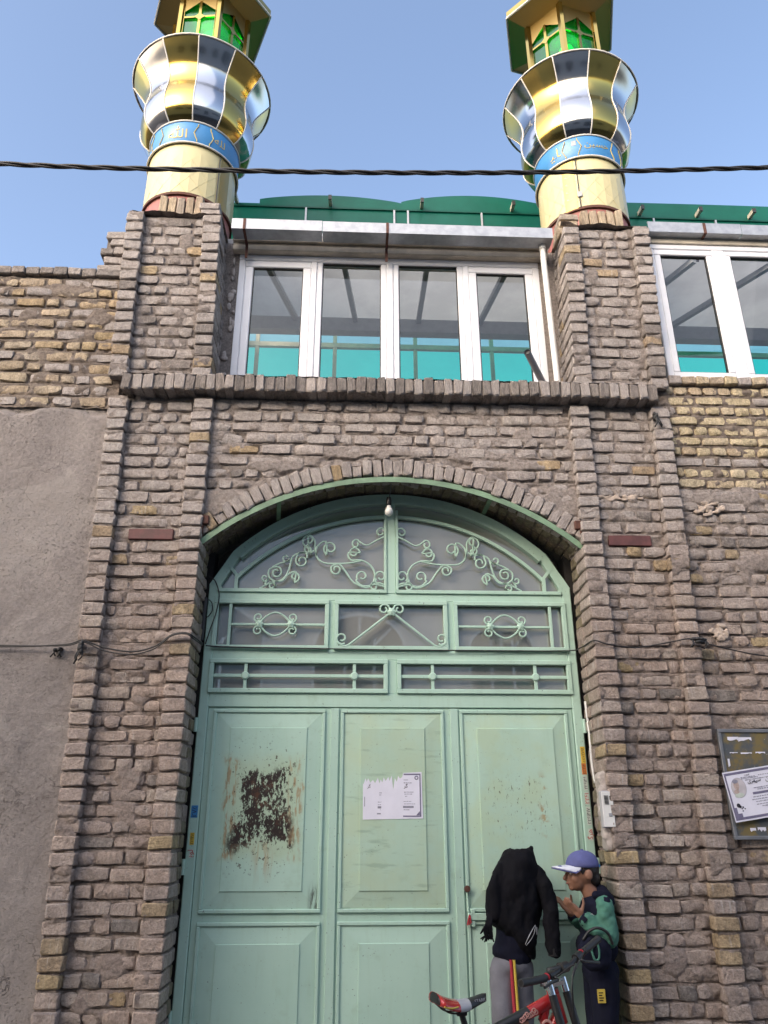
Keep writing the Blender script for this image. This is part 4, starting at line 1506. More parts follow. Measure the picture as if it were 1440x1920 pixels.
def sticker(label, x, z, w, h, mat, txt, ink, rot=90):
    o = thing('sticker', label, 'sticker', (x, .350, z))
    MB().box(x - w / 2, x + w / 2, .3505, .3515, z - h / 2, z + h / 2).build('backing', mat, o)
    if txt:
        lettering(txt, .03, ink, o, (x, .3500, z), xdir=(0, 0, 1), zdir=(-1, 0, 0), fit=h * .86)
    return o
sticker('yellow phone number sticker, topmost on the gate jamb by the intercom', 1.262, 2.060, .030, .105, 'sticker_yellow', '\u06f8\u06f5\u06f7\u06f2\u06f7\u06f9\u06f6', 'ink_black')
sticker('orange sticker just under the yellow one on the gate jamb', 1.261, 1.972, .030, .07, 'sticker_orange', '\u06f2\u06f2\u06f2\u06f1\u06f4', 'ink_black')
sticker('white phone number sticker under the orange one', 1.261, 1.885, .026, .09, 'sticker_white', '\u06f2\u06f2\u06f6\u06f1\u06f4\u06f6', 'ink_black')
sticker('white sticker with faded red print, third from the bottom of the jamb', 1.261, 1.79, .024, .075, 'sticker_white', '\u06f2\u06f2\u06f6\u06f1', 'ink_red')
sticker('long white number sticker low on the jamb above the cap', 1.262, 1.685, .026, .11, 'sticker_white', '\u06f2\u06f2\u06f6\u06f1\u06f4\u06f1\u06f7', 'ink_black')
sticker('lowest white sticker with red letters beside the cap', 1.262, 1.575, .026, .07, 'sticker_white', '\ufb94\ufeae\ufeeb', 'ink_red')
sticker('small blue sticker on the hinge side jamb of the rusty leaf', -1.252, 1.713, .042, .072, 'sticker_blue', '\u06f2\u06f7\u06f5', 'ink_black')
sticker('small yellow sticker below the blue one on the jamb', -1.252, 1.555, .026, .07, 'sticker_yellow', '\u06f2\u06f2\u06f6\u06f2\u06f8', 'ink_black')
sticker('scrap of white sticker with red writing, lowest beside the rusty leaf', -1.252, 1.470, .022, .05, 'sticker_white', '\ufe91\ufeee\ufedf', 'ink_red')

# ================================================================ upper floor: windows, gutters, glazed hall
def casement(parent, x0, x1, z0, z1, y, w=.055, sash=False, name='sash'):
    f = frame_mb(x0, x1, z0, z1, w, y - .018, y + .03, .006)
    o = f.build(name, 'pvc_white', parent)
    a_, b_, c_, d_ = x0 + w - .006, x1 - w + .006, z0 + w - .006, z1 - w + .006
    MB().add([(a_, y + .01, c_), (b_, y + .01, c_), (b_, y + .01, d_), (a_, y + .01, d_)], [(0, 1, 2, 3)]).build('pane', 'window_glass', o, fix=False)
    m = frame_mb(x0 + w - .001, x1 - w + .001, z0 + w - .001, z1 - w + .001, .008, y - .004, y + .02, 0)
    m.build('gasket', 'black_rubber', o)
    return o

win = thing('window', 'wide white four light window above the gate, under the gutter', 'window', (0, .38, 4.7))
frame_mb(-1.275, 1.285, 4.70, 6.135, .058, .355, .43, .006).build('frame', 'pvc_white', win)
for x0, x1 in ((-.665, -.615), (-.026, .03), (.625, .675)):
    MB().box(x0, x1, .352, .42, 4.758, 6.077, .006).build('mullion', 'pvc_white', win)
casement(win, -1.217, -.665, 4.76, 6.072, .372, .066)
casement(win, .675, 1.227, 4.76, 6.072, .372, .066)
casement(win, -.615, -.026, 4.70, 6.12, .376, .048, name='fixed_light')
casement(win, .03, .625, 4.70, 6.12, .376, .048, name='fixed_light')

hb_ = thing('window_header', 'weathered cream lintel board between window top and gutter', 'lintel', (0, .3, 6.14))
MB().box(-1.33, 1.36, .30, .52, 6.138, 6.235, .006).build('board', 'cream_paint', hb_)
MB().box(-1.33, 1.36, .275, .2995, 6.215, 6.262, .004).build('upper_board', 'cream_paint', hb_)
# rough mortar that closes the gap beside the window
for s in (-1, 1):
    MB().box(*sorted((s * 1.27, s * 1.42)), .36, .46, 4.66, 6.25).build('filling', 'mortar', hb_)
r = random.Random(8)
m = MB()
for k in range(16):
    m.ball((-1.30 + r.uniform(-.03, .02), .35, r.uniform(4.75, 6.1)), (r.uniform(.01, .03), .012, r.uniform(.015, .05)), 8, 6)
m.build('plaster_dabs', 'lime_plaster', hb_, smooth=True)

def gutter(x0, x1, y, z, label, brackets):
    o = thing('gutter', label, 'gutter', ((x0 + x1) / 2, y, z))
    # u-shaped galvanized channel seen from below
    prof = [(.0, .105), (.0, .0), (.13, .0), (.13, .09), (.127, .09), (.127, .003), (.003, .003), (.003, .095), (.014, .095), (.014, .105)]
    m = MB(); n = len(prof)
    segs = [x0 + (x1 - x0) * k for k in (0, .28, 1)] if x1 - x0 > 2 else [x0, x1]
    for a, b in zip(segs[:-1], segs[1:]):
        m = MB()
        b2 = b - .004 if b != segs[-1] else b
        off = 0 if a == x0 else .002
        vs = [(xx, y + p + off, z + q - off) for xx in (a, b2) for p, q in prof]
        fs = [(i, (i + 1) % n, n + (i + 1) % n, n + i) for i in range(n)]
        fs += [tuple(range(n)), tuple(reversed(range(n, 2 * n)))]
        m.add(vs, fs).build('channel', 'galvanized', o)
    for x in brackets:
        m = MB()
        m.bar((x, y - .004, z + .10), (x, y - .004, z - .008), .022, .006, (0, 1, 0))
        m.bar((x, y - .006, z - .006), (x, y + .20, z - .006), .022, .006)
        m.bar((x, y + .195, z - .006), (x, y + .20, z - .13), .022, .008, (0, 1, 0))
        m.build('bracket', 'rust_red', o)
    return o
gutter(-1.315, 1.355, .09, 6.172, 'galvanized gutter above the four light window between the minarets', (-1.21, -.03))
gutter(2.15, 5.0, .03, 6.215, 'galvanized gutter over the window beside the brick pier at the frame edge', (2.63, 3.5))

dp = thing('downpipe', 'white plastic downpipe beside the dark brick pier', 'downpipe', (1.30, .2, 4.7))
m = MB(); m.tube([(1.286, .19, 6.17), (1.288, .2, 6.0), (1.302, .20, 4.70)], .024, 14); m.build('pipe', 'white_plastic', dp, smooth=True)
m = MB(); m.tube([(1.286, .19, 6.175), (1.286, .19, 6.13)], .029, 14); m.build('collar', 'white_plastic', dp, smooth=True)
sp = thing('drain_spout', 'short grey pipe poking out over the brick cornice', 'pipe', (1.15, .1, 4.75))
a, b = Vector((.985, -.16, 4.86)), Vector((1.19, .20, 4.81))
m = MB(); m.tube([a, b], .026, 16, caps=False); m.tube([a, b], .021, 16, caps=False); m.build('pipe', 'grey_frame', sp, smooth=True, fix=False)
m = MB(); m.tube([a + (b - a) * .03, a + (b - a) * .06], .0205, 16); m.build('bore', 'black_rubber', sp)
m = MB(); n = 16
m.tube([a, a + (b - a).normalized() * .004], .0262, 16, caps=False); m.build('lip', 'grey_steel', sp)

wr = thing('window', 'white window over the yellow brick wall, cut by the picture edge', 'window', (3.0, .14, 4.8))
frame_mb(2.155, 4.0, 4.80, 6.16, .05, .115, .19, .006).build('frame', 'pvc_white', wr)
casement(wr, 2.20, 2.70, 4.845, 6.10, .13, .055)
MB().box(2.70, 2.80, .112, .18, 4.85, 6.11, .006).build('mullion', 'pvc_white', wr)
casement(wr, 2.80, 3.36, 4.845, 6.10, .13, .05, name='fixed_light')
MB().box(3.36, 3.45, .112, .18, 4.85, 6.11, .006).build('mullion', 'pvc_white', wr)
casement(wr, 3.45, 3.96, 4.845, 6.10, .13, .05)
MB().box(2.15, 4.0, .10, .30, 6.162, 6.222, .004).build('header_board', 'cream_paint', wr)

# ---- glazed roof hall behind
hall = thing('roof_hall', 'glazed roof hall with translucent green sheets behind the windows', 'roof hall', (0, 1.6, 6.3))
X0, X1 = -1.75, 6.0
MB().add([(X0, .44, 6.37), (X1, .44, 6.37), (X1, 1.56, 6.37), (X0, 1.56, 6.37)], [(0, 1, 2, 3)]).build('ceiling', 'ceiling_sheet', hall, fix=False)
for x in (-1.15, -.42, .36, 1.12, 1.95, 2.75, 3.5):
    MB().bar((x, .50, 6.335), (x * .80 + .06, 1.58, 6.335), .045, .05).build('rafter', 'grey_frame', hall)
MB().box(X0, X1, 1.50, 1.60, 6.21, 6.36).build('beam', 'grey_frame', hall)
# rear wall: green sheets in a grey frame, paler clerestory strip
xs = [-1.75, -1.42, -.52, .42, 1.32, 2.2, 3.1, 4.3, 5.2, 6.0]
for a, b in zip(xs[:-1], xs[1:]):
    MB().add([(a + .02, 2.70, 5.9), (b - .02, 2.70, 5.9), (b - .02, 2.70, 6.80), (a + .02, 2.70, 6.80)], [(0, 1, 2, 3)]).build('green_panel', 'green_panel', hall, fix=False)
    MB().add([(a + .02, 2.70, 6.86), (b - .02, 2.70, 6.86), (b - .02, 2.70, 7.10), (a + .02, 2.70, 7.10)], [(0, 1, 2, 3)]).build('clerestory_panel', 'pale_panel', hall)
for x in xs[1:-1]:
    MB().box(x - .022, x + .022, 2.66, 2.698, 5.9, 7.1).build('post', 'cream_paint', hall)
MB().box(X0, X1, 2.655, 2.699, 6.80, 6.86).build('rail', 'cream_paint', hall)
MB().box(X0, X1, 2.66, 2.70, 7.10, 7.16).build('rail', 'grey_frame', hall)
# roof over the hall: shallow green vaults, each bay its own sheet
bays = [(-1.75, -1.35, 7.93, .0), (-1.35, .20, 7.99, .08), (.20, 1.85, 8.01, .12), (1.85, 6.0, 8.09, .02)]
for a, b, z, arch in bays:
    m = MB(); vs, fs = [], []
    n = 24
    for i in range(n + 1):
        x = a + (b - a) * i / n
        dz = arch * math.sin(math.pi * i / n) ** .8 if arch else 0
        vs += [(x, 1.64, z + dz), (x, 2.75, z + dz + .14)]
    for i in range(n):
        p, q = 2 * i, 2 * i + 2
        fs.append((p, q, q + 1, p + 1))
    m.add(vs, fs).build('vault_sheet', 'green_panel', hall, smooth=True)
    # front apron under the vault edge
    m = MB(); vs, fs = [], []
    for i in range(n + 1):
        x = a + (b - a) * i / n
        dz = arch * math.sin(math.pi * i / n) ** .8 if arch else 0
        vs += [(x, 1.62, 6.45), (x, 1.62, z + dz + .002)]
    for i in range(n):
        p, q = 2 * i, 2 * i + 2
        fs.append((p, q, q + 1, p + 1))
    m.add(vs, fs).build('apron_sheet', 'green_sheet', hall)
MB().box(X0, X1, 1.60, 1.618, 7.87, 7.89).build('apron_rail', 'green_sheet', hall)
for x in (-1.60, -.58, .42, 1.42, 2.85, 3.5, 4.1):
    m = MB(); m.bar((x, 1.50, 7.925), (x + .02, 2.1, 8.0), .034, .05); m.build('rafter_end', 'cream_paint', hall)
    MB().box(x - .018, x + .018, 1.49, 1.50, 7.895, 7.955).build('end_cap', 'black_rubber', hall)
for x in (-.84, .12, .27, 1.08, 3.0, 3.7):
    MB().box(x - .010, x + .010, 1.595, 1.612, 6.5, 7.87).build('stay', 'galvanized', hall)
MB().box(X0, X0 + .02, .5, 2.7, 5.6, 7.1).build('end_wall', 'cream_paint', hall)
MB().box(X1 - .02, X1, .5, 2.7, 5.6, 7.1).build('end_wall', 'cream_paint', hall)
MB().box(X0, X1, .45, 2.75, 4.5, 4.56).build('floor_slab', 'paving', hall)
MB().box(X0, X1, 2.62, 2.75, 4.56, 5.9).build('dwarf_wall', 'cream_paint', hall)
# a bare flex hanging inside
MB().tube(smooth_pts([(1.0, 1.9, 7.1), (.99, 1.9, 6.4), (1.0, 1.9, 5.9)], 4), .006, 6).build('hanging_flex', 'dark_steel', hall)

# ================================================================ minarets
def minaret(s, label, rot, word, seam):
    cx, cy = s * 1.79, .5
    root = thing('minaret', label, 'minaret', (cx, cy, 6.4), group='minarets on the brick piers')
    def lathe(prof, name, mat, n=48, par=root, smooth='all', a0=0, a1=2 * math.pi):
        return MB().lathe(prof, n, (cx, cy, 0), a0, a1).build(name, mat, par, smooth=smooth)
    r0 = .388
    lathe([(.372, 6.30), (.372, 6.60)], 'pink_ring', 'pink_paint')
    lathe([(.30, 6.54), (r0 + .004, 6.54), (r0 + .004, 6.565)], 'base_rim', 'rust_red', smooth=True)
    shaft = lathe([(r0 - .004, 6.555), (r0 - .004, 7.13)], 'shaft', 'cylinder_tile')
    # diamond tiles round the shaft
    nd = 16
    zr = [6.56 + .095 * k for k in range(7)]
    tile_mesh = None
    for k in range(len(zr)):
        for j in range(nd):
            t = 2 * math.pi * (j + .5 * (k % 2)) / nd
            if math.sin(t + 0) > .55: continue
            z = zr[k]
            if z - .09 < 6.55 or z + .09 > 7.115: 
                continue
            if tile_mesh is None:
                m = MB()
                dt = math.pi / nd * .994
                P = [(-dt, 0), (0, -.0942), (dt, 0), (0, .0942)]
                vs = []
                for rr, q in ((r0 - .003, 1.0), (r0 - .0008, .99)):
                    for a, b in P:
                        vs.append((rr * math.cos(a * q), rr * math.sin(a * q), b * q))
                vs.append((r0 - .0004, 0, 0))
                fs = [(i, (i + 1) % 4, 4 + (i + 1) % 4, 4 + i) for i in range(4)] + [(4 + i, 4 + (i + 1) % 4, 8) for i in range(4)]
                m.add(vs, fs)
                tile_mesh = m.mesh('tile', 'cylinder_tile', fix=True)
            o = bpy.data.objects.new('tile', tile_mesh)
            link(o, shaft)
            o.location = (0, 0, z - 6.4)
            o.rotation_euler = (0, 0, t)
    # loose cover strip where the sheets meet
    for t0, mt, nm in ((seam, 'black_rubber', 'seam'),):
        a = rad(t0)
        m = MB()
        m.tube([(cx + (r0 + .006) * math.cos(a), cy + (r0 + .006) * math.sin(a), z) for z in (6.56, 7.37)], .005, 6)
        m.build('seam', 'black_rubber', root)
        for z in ((6.70, 7.29) if s > 0 else ()):
            b = a + .01
            c0 = Vector((cx + (r0 + .008) * math.cos(b), cy + (r0 + .008) * math.sin(b), z))
            td = Vector((-math.sin(b), math.cos(b), 0)) * .028
            MB().bar(c0 - td * .7, c0 + td * .7, .010, .055).build('clamp', 'grey_frame', root)
    # bare weathered strip beside the seam
    sg = 1
    a0 = rad(seam) + (.06 if s < 0 else -.34)
    m = MB().lathe([(r0 + .004, 6.555), (r0 + .004, 7.10)], 6, (cx, cy, 0), a0, a0 + .28)
    m.build('cover_sheet', 'gold_dull', root, smooth='all')
    if s > 0:
        for k in range(5):
            z = 6.66 + .085 * k
            t1 = a0 + .13
            for q0 in (0, 1):
                pts = [(q0 * .012 - .012, 0), (.022 + q0 * .012, .018), (q0 * .012, .036), (.02, .02)]
                m = MB(); m.add([(cx + (r0 + .0055) * math.cos(t1 + u / r0 * (1 - 2 * q0)), cy + (r0 + .0055) * math.sin(t1 + u / r0 * (1 - 2 * q0)), z + w * (1 if q0 == 0 else .9)) for u, w in pts], [(0, 1, 2, 3)])
                m.build('arrow_mark', 'grey_steel', root, fix=False)
    # blue band with gilt cartouche
    band = lathe([(r0 + .006, 7.115), (r0 + .012, 7.12), (r0 + .012, 7.36)], 'blue_band', 'band_blue')
    rb = r0 + .014
    tc = rad(-100 if s < 0 else -82)
    lettering(word, .12, 'band_gold', band, (0, 0, 7.24), fit=.17 if s < 0 else .23, bend=(cx, cy, rb, tc))
    for e in (-1, 1):
        for off in (.0, .34):
            pts = []
            for k in range(9):
                z = 7.135 + .205 * k / 8
                wv = (.035, .03, .0, -.02, -.045, -.02, .0, .03, .035)[k]
                t = tc + e * (.40 + off + (wv if off == 0 else -wv) )
                pts.append((cx + (rb + .001) * math.cos(t), cy + (rb + .001) * math.sin(t), z))
            m = MB(); m.tube(pts, .005, 5); m.build('cartouche', 'band_gold', band)
        if s * e < 0 or True:
            t = tc + e * .95
            lettering('\ufbff\ufe8e' if e < 0 else '\ufeea\ufee0\ufedf', .09, 'band_gold', band, (0, 0, 7.24), fit=.11, bend=(cx, cy, rb, t))
    for z in (7.118, 7.366):
        MB().tube([(cx + (r0 + .015) * math.cos(2 * math.pi * k / 48), cy + (r0 + .015) * math.sin(2 * math.pi * k / 48), z) for k in range(48)], .009, 6, closed=True).build('trim_ring', 'white_trim', root, smooth='all')
    # faceted gallery of alternating gold and silver mirror sheets
    prof = [(.398, 7.365), (.445, 7.40), (.490, 7.46), (.512, 7.54), (.515, 7.62), (.503, 7.70), (.490, 7.78), (.490, 7.86), (.510, 7.94), (.550, 8.01), (.600, 8.08), (.640, 8.14)]
    P = [(Vector((a, b, 0))) for a, b in prof]
    P = [(p.x, p.y) for p in smooth_pts([(a, b, 0) for a, b in prof], 3)]
    nf = 12
    gal = thing_part = bpy.data.objects.new('gallery', None)
    link(gal, root)
    ph = rad(-68 if s < 0 else -104)
    for k in range(nf):
        ta, tb = ph + 2 * math.pi * (k - .5) / nf, ph + 2 * math.pi * (k + .5) / nf
        m = MB(); vs, fs = [], []
        cols = 5
        for r, z in P:
            for j in range(cols):
                f = j / (cols - 1)
                pa = Vector((math.cos(ta), math.sin(ta))); pb = Vector((math.cos(tb), math.sin(tb)))
                q = pa.lerp(pb, f)
                q *= 1 + .035 * 4 * f * (1 - f) * .8
                vs.append((cx + r * q.x, cy + r * q.y, z))
        for i in range(len(P) - 1):
            for j in range(cols - 1):
                a = i * cols + j
                fs.append((a, a + 1, a + cols + 1, a + cols))
        m.add(vs, fs).build('mirror_sheet', 'silver_mirror' if k % 2 == 0 else 'gold_mirror', gal, smooth='all')
        m = MB(); m.tube([(cx + (r + .002) * math.cos(ta), cy + (r + .002) * math.sin(ta), z) for r, z in P], .0060, 6)
        m.build('rib', 'white_trim', gal, smooth='all')
    MB().tube([(cx + .645 * math.cos(2 * math.pi * k / 60), cy + .645 * math.sin(2 * math.pi * k / 60), 8.146) for k in range(60)], .008, 8, closed=True).build('rim', 'white_trim', gal, smooth='all')
    lathe([(.64, 8.146), (.3, 8.18), (.0, 8.18)], 'gallery_floor', 'gold_dull', par=gal, smooth=True)
    # hexagonal lantern
    lan = bpy.data.objects.new('lantern', None); link(lan, root)
    R6 = .37
    zl0, zl1 = 8.17, 9.17
    cor = [rad(rot - 90 + 30 + 60 * k) for k in range(6)]
    pt = [Vector((cx + R6 * math.cos(a), cy + R6 * math.sin(a), 0)) for a in cor]
    for k in range(6):
        a, b = pt[k - 1], pt[k]
        d = (b - a).normalized(); nrm = Vector((d.y, -d.x, 0))
        if nrm.dot((a + b) / 2 - Vector((cx, cy, 0))) < 0: nrm = -nrm
        L = (b - a).length
        def W(u, z, o=0.0):
            p = a + d * (u * L) + nrm * o
            return (p.x, p.y, z)
        # corner post
        m = MB(); m.tube([W(0, zl0, .0), W(0, zl1, .0)], .035, 6); m.build('corner_post', 'gold_mirror', lan)
        # green glass
        m = MB(); m.add([W(.06, zl0 + .02, -.012), W(.94, zl0 + .02, -.012), W(.94, zl1 - .16, -.012), W(.06, zl1 - .16, -.012)], [(0, 1, 2, 3)])
        m.build('lantern_pane', 'lantern_glass', lan)
        # gilt muntins: one upright, three cross bars with lozenges at the crossings
        g_ = MB()
        g_.bar(W(.5, zl0, .0), W(.5, zl1 - .12, .0), .026, .012, tuple(nrm))
        rows = (zl0 + .06, zl0 + .36, zl0 + .66)
        for z in rows:
            g_.bar(W(.06, z, .001), W(.94, z, .001), .022, .012, tuple(nrm))
        for z in rows[1:]:
            h = .055
            vs = [W(.5 + q0 * h / L, z + q1 * h, .009) for q0, q1 in ((-1, 0), (-.35, -.5), (0, -1), (.35, -.5), (1, 0), (.35, .5), (0, 1), (-.35, .5))]
            g_.add(vs, [tuple(range(8))])
        for e in (0, 1):
            g_.bar(W(.06 + .88 * e, zl0 + .02, .0), W(.06 + .88 * e, zl1 - .12, .0), .024, .014, tuple(nrm))
        g_.build('muntins', 'gold_mirror', lan)
        # pointed spandrel over the glass
        za = zl1 - .20
        poly = [W(.0, zl1, .004), W(.0, za - .06, .004), W(.12, za - .05, .004), W(.5, za + .08, .004), W(.88, za - .05, .004), W(1, za - .06, .004), W(1, zl1, .004)]
        m = MB(); m.add(poly, [tuple(range(7))]); m.build('spandrel', 'gold_dull', lan, fix=False)
    # lamp in the lantern
    lx, ly = cx + (.06 if s < 0 else -.03), cy - .20
    MB().ball((lx, ly, 8.70), (.07, .06, .085), 14, 10).build('lamp', 'green_lamp', lan, smooth='all')
    MB().tube([(lx, ly, 8.80), (lx, ly, 9.16)], .012, 8).build('lamp_stem', 'white_plastic', lan)
    # eaves: hexagonal mirror-lined soffit and fascia
    RE = .60
    eo = [Vector((cx + RE * math.cos(a), cy + RE * math.sin(a), 0)) for a in cor]
    for k in range(6):
        a, b, c, d = pt[k - 1], pt[k], eo[k], eo[k - 1]
        m = MB(); m.add([(a.x, a.y, zl1), (b.x, b.y, zl1), (c.x, c.y, zl1 + .07), (d.x, d.y, zl1 + .07)], [(0, 1, 2, 3)])
        m.build('soffit_sheet', 'gold_dull', lan, fix=False)
        m = MB(); m.tube([(c.x, c.y, zl1 + .07), (d.x, d.y, zl1 + .07)], .012, 6); m.build('eaves_bead', 'white_trim', lan)
        m = MB(); m.add([(d.x, d.y, zl1 + .075), (c.x, c.y, zl1 + .075), (c.x, c.y, zl1 + .16), (d.x, d.y, zl1 + .16)], [(0, 1, 2, 3)])
        m.add([(d.x, d.y, zl1 + .16), (c.x, c.y, zl1 + .16), (cx, cy, zl1 + .55)], [(0, 1, 2)])
        m.build('roof_sheet', 'gold_mirror', lan, fix=False)
    lathe([(.09, zl1 + .3), (.085, zl1 + .9), (.12, zl1 + 1.0), (.10, zl1 + 1.12), (.0, zl1 + 1.5)], 'finial', 'white_trim', 20, root)
    return root
minaret(-1, 'gold and silver minaret over the stepped brickwork, with a dark seam right of its lettering', -6, '\ufdf2', -42)
minaret(1, 'gold and silver minaret with dark arrow stains on its shaft, beside the edge window', 14, '\ufee6\ufbff\ufeb4\ufea3', -112)

# ================================================================ cables
def cable_obj(name, label, pts, r, mat='black_cable', n=7, res=10, strands=1, pitch=.5):
    P = smooth_pts(pts, res)
    m = MB()
    if strands == 1:
        m.tube(P, r, n)
    else:
        acc = [0.0]
        for a, b in zip(P[:-1], P[1:]): acc.append(acc[-1] + (b - a).length)
        for k in range(strands):
            Q = []
            for p, s in zip(P, acc):
                t = 2 * math.pi * (s / pitch + k / strands)
                Q.append(p + Vector((0, math.cos(t) * r * .95, math.sin(t) * r * .95)))
            m.tube(Q, r * .78, n)
    o = m.build(name, mat, None, smooth='all')
    return tag(o, label, 'cable')
cable_obj('overhead_cable', 'thick twisted black cable crossing the sky in front of both minarets', [(-9, -1.0, 5.92), (-5, -1.0, 5.74), (-2.63, -1.0, 5.655), (-1.2, -1.0, 5.66), (0, -1.0, 5.69), (1.2, -1.0, 5.75), (2.565, -1.0, 5.85), (5, -1.0, 6.05), (9, -1.0, 6.5)], .0105, n=8, res=46, strands=3, pitch=.62)
w1 = cable_obj('wire', 'pair of thin black wires sagging across the pier beside the plastered wall', [(-4.5, .03, 2.70), (-3.2, .03, 2.68), (-2.49, .02, 2.679), (-2.10, .0, 2.69), (-1.985, -.03, 2.712), (-1.93, -.03, 2.70), (-1.83, -.02, 2.668), (-1.66, -.02, 2.645), (-1.52, -.022, 2.68), (-1.42, -.03, 2.752), (-1.33, -.03, 2.765), (-1.283, .0, 2.745), (-1.275, .25, 2.76)], .0052)
w1b = cable_obj('wire', 'second thin wire hanging a little lower across the plastered wall pier', [(-4.5, .03, 2.69), (-3.2, .03, 2.69), (-2.49, .02, 2.687), (-2.10, .0, 2.684), (-1.985, -.032, 2.70), (-1.93, -.032, 2.69), (-1.83, -.024, 2.648), (-1.66, -.024, 2.626), (-1.52, -.026, 2.664), (-1.42, -.035, 2.745), (-1.33, -.035, 2.757), (-1.287, .0, 2.735), (-1.277, .25, 2.75)], .0045)
cable_obj('wire', 'thin black wire stretched across the gate under the middle lights', [(-1.268, .332, 2.765), (-1.1, .330, 2.757), (-.5, .328, 2.750), (0, .327, 2.745), (.6, .328, 2.745), (1.2, .33, 2.748), (1.285, .25, 2.752), (1.30, .0, 2.745), (1.36, -.03, 2.72), (1.46, -.02, 2.705), (1.60, -.008, 2.70), (1.80, -.01, 2.735), (1.93, -.03, 2.755), (2.02, -.01, 2.735), (2.25, .02, 2.69), (2.45, .02, 2.655), (3.2, .02, 2.56), (4.2, .02, 2.5)], .0045)
cable_obj('wire', 'loose black wire looping down the gate corner on the hinge side', [(-1.285, .33, 3.255), (-1.24, .325, 3.22), (-1.205, .32, 3.12), (-1.215, .32, 3.0), (-1.245, .32, 2.88), (-1.272, .328, 2.775)], .0042)
cable_obj('wire', 'short wire curl by the black sleeve at the gate corner', [(-1.275, .33, 3.09), (-1.25, .325, 3.06), (-1.245, .325, 3.01), (-1.268, .33, 2.97), (-1.29, .33, 2.96)], .0035)
sl = MB(); sl.tube([(-1.300, .33, 3.10), (-1.302, .33, 2.95), (-1.30, .33, 2.80)], [.02, .02, .014], 10)
tag(sl.build('cable_sleeve', 'black_rubber', None, smooth=True), 'black taped cable sleeve in the gap between pier and gate', 'cable sleeve')
def taped_joint(x, y, z, sx, sz, label, seed):
    r = random.Random(seed)
    m = MB()
    for k in range(7):
        m.ball((x + r.uniform(-1, 1) * sx * .6, y + r.uniform(-.01, .01), z + r.uniform(-1, 1) * sz * .6), (sx * .5, .022, sz * .5), 10, 6)
    for k in range(4):
        x0 = x + r.uniform(-.8, .8) * sx
        m.tube(smooth_pts([(x0, y, z), (x0 + r.uniform(-.02, .02), y - .015, z - sz * 1.2), (x0 + r.uniform(-.03, .03), y, z - sz * r.uniform(1.6, 2.4))], 4), .005, 5)
    return tag(m.build('cable_joint', 'black_rubber', None, smooth='all'), label, 'cable joint')
taped_joint(-1.975, -.035, 2.665, .022, .045, 'black taped wire joint on the pier beside the plastered wall', 1)
taped_joint(-2.14, .03, 2.665, .03, .02, 'frayed dark wire ends hanging on the plastered wall', 4)
taped_joint(1.985, -.04, 2.745, .055, .025, 'black taped wire bundle on the pier above the notice board', 2)
taped_joint(1.94, -.02, 4.42, .02, .04, 'grey knot of old wire below the end of the brick cornice', 3)
# cable conduit running in the gap by the intercom
m = MB(); m.tube(smooth_pts([(1.297, .30, 2.40), (1.30, .29, 2.2), (1.295, .28, 2.0), (1.302, .28, 1.88)], 6), .008, 7)
tag(m.build('door_wire', 'white_plastic', None, smooth='all'), 'pale flex clipped in the gap beside the gate above the intercom', 'cable')

# ================================================================ intercom, board, poster
ic = thing('intercom', 'grey door intercom on a patch of pale plaster by the gate', 'intercom', (1.335, .0, 1.72))
m = MB()
r = random.Random(12)
for k in range(60):
    t = k / 59
    z = 1.50 + .42 * t
    w_ = .026 + .022 * math.sin(t * 3.1) + r.uniform(-.006, .010)
    m.ball((1.297 + r.uniform(-.010, .010), .075, z), (w_, .034, .02), 12, 6)
    m.ball((1.296, .14 + r.uniform(-.03, .03), z), (.018, .06 + r.uniform(0, .03), .022), 10, 6)
remesh('plaster_patch', m, 'lime_plaster', ic, .007, 6, (.004, (30, 30, 30)))
MB().box(1.2450, 1.3230, 0.0100, 0.0500, 1.612, 1.822, .006).build('case', 'saddle_grey', ic)
MB().box(1.2500, 1.3180, 0.0060, 0.0095, 1.618, 1.816, .002).build('face_plate', 'white_plastic', ic)
for k in range(7):
    MB().box(1.2640, 1.2900, 0.0035, 0.0055, 1.745 + k * .0075, 1.749 + k * .0075).build('grille_slot', 'black_rubber', ic)
MB().box(1.2820, 1.3040, 0.0020, 0.0055, 1.675, 1.695, .002).build('call_button', 'grey_frame', ic)
MB().box(1.2970, 1.3120, 0.0035, 0.0055, 1.772, 1.792, .001).build('camera_window', 'black_rubber', ic)

nb = thing('notice_board', 'dark stained sheet metal board on the brick wall, under a tilted poster', 'notice board', (2.4, .03, 1.85))
MB().box(2.045, 2.95, .022, .034, 1.555, 2.178, .003).build('sheet', 'board_metal', nb)
frame_mb(2.036, 2.96, 1.545, 2.19, .022, .014, .040, .003).build('frame', 'grey_steel', nb)
r = random.Random(21)
for (x, z, w, h) in ((2.13, 2.128, .07, .028), (2.205, 2.125, .085, .03), (2.12, 2.045, .05, .008), (2.20, 2.043, .07, .009), (2.29, 2.046, .06, .012), (2.16, 1.60, .035, .022), (2.215, 1.602, .05, .026), (2.08, 1.985, .012, .05)):
    poly = [(x - w / 2, z + h / 2), (x - w / 2, z - h / 2 * r.uniform(.2, 1))]
    for k in range(1, 5):
        poly.append((x - w / 2 + w * k / 5, z - h / 2 * r.uniform(-.3, 1.1)))
    poly += [(x + w / 2, z - h / 2 * r.uniform(.1, 1)), (x + w / 2, z + h / 2)]
    MB().prism(poly, .0195, .0215).build('paper_scrap', 'paper', nb)

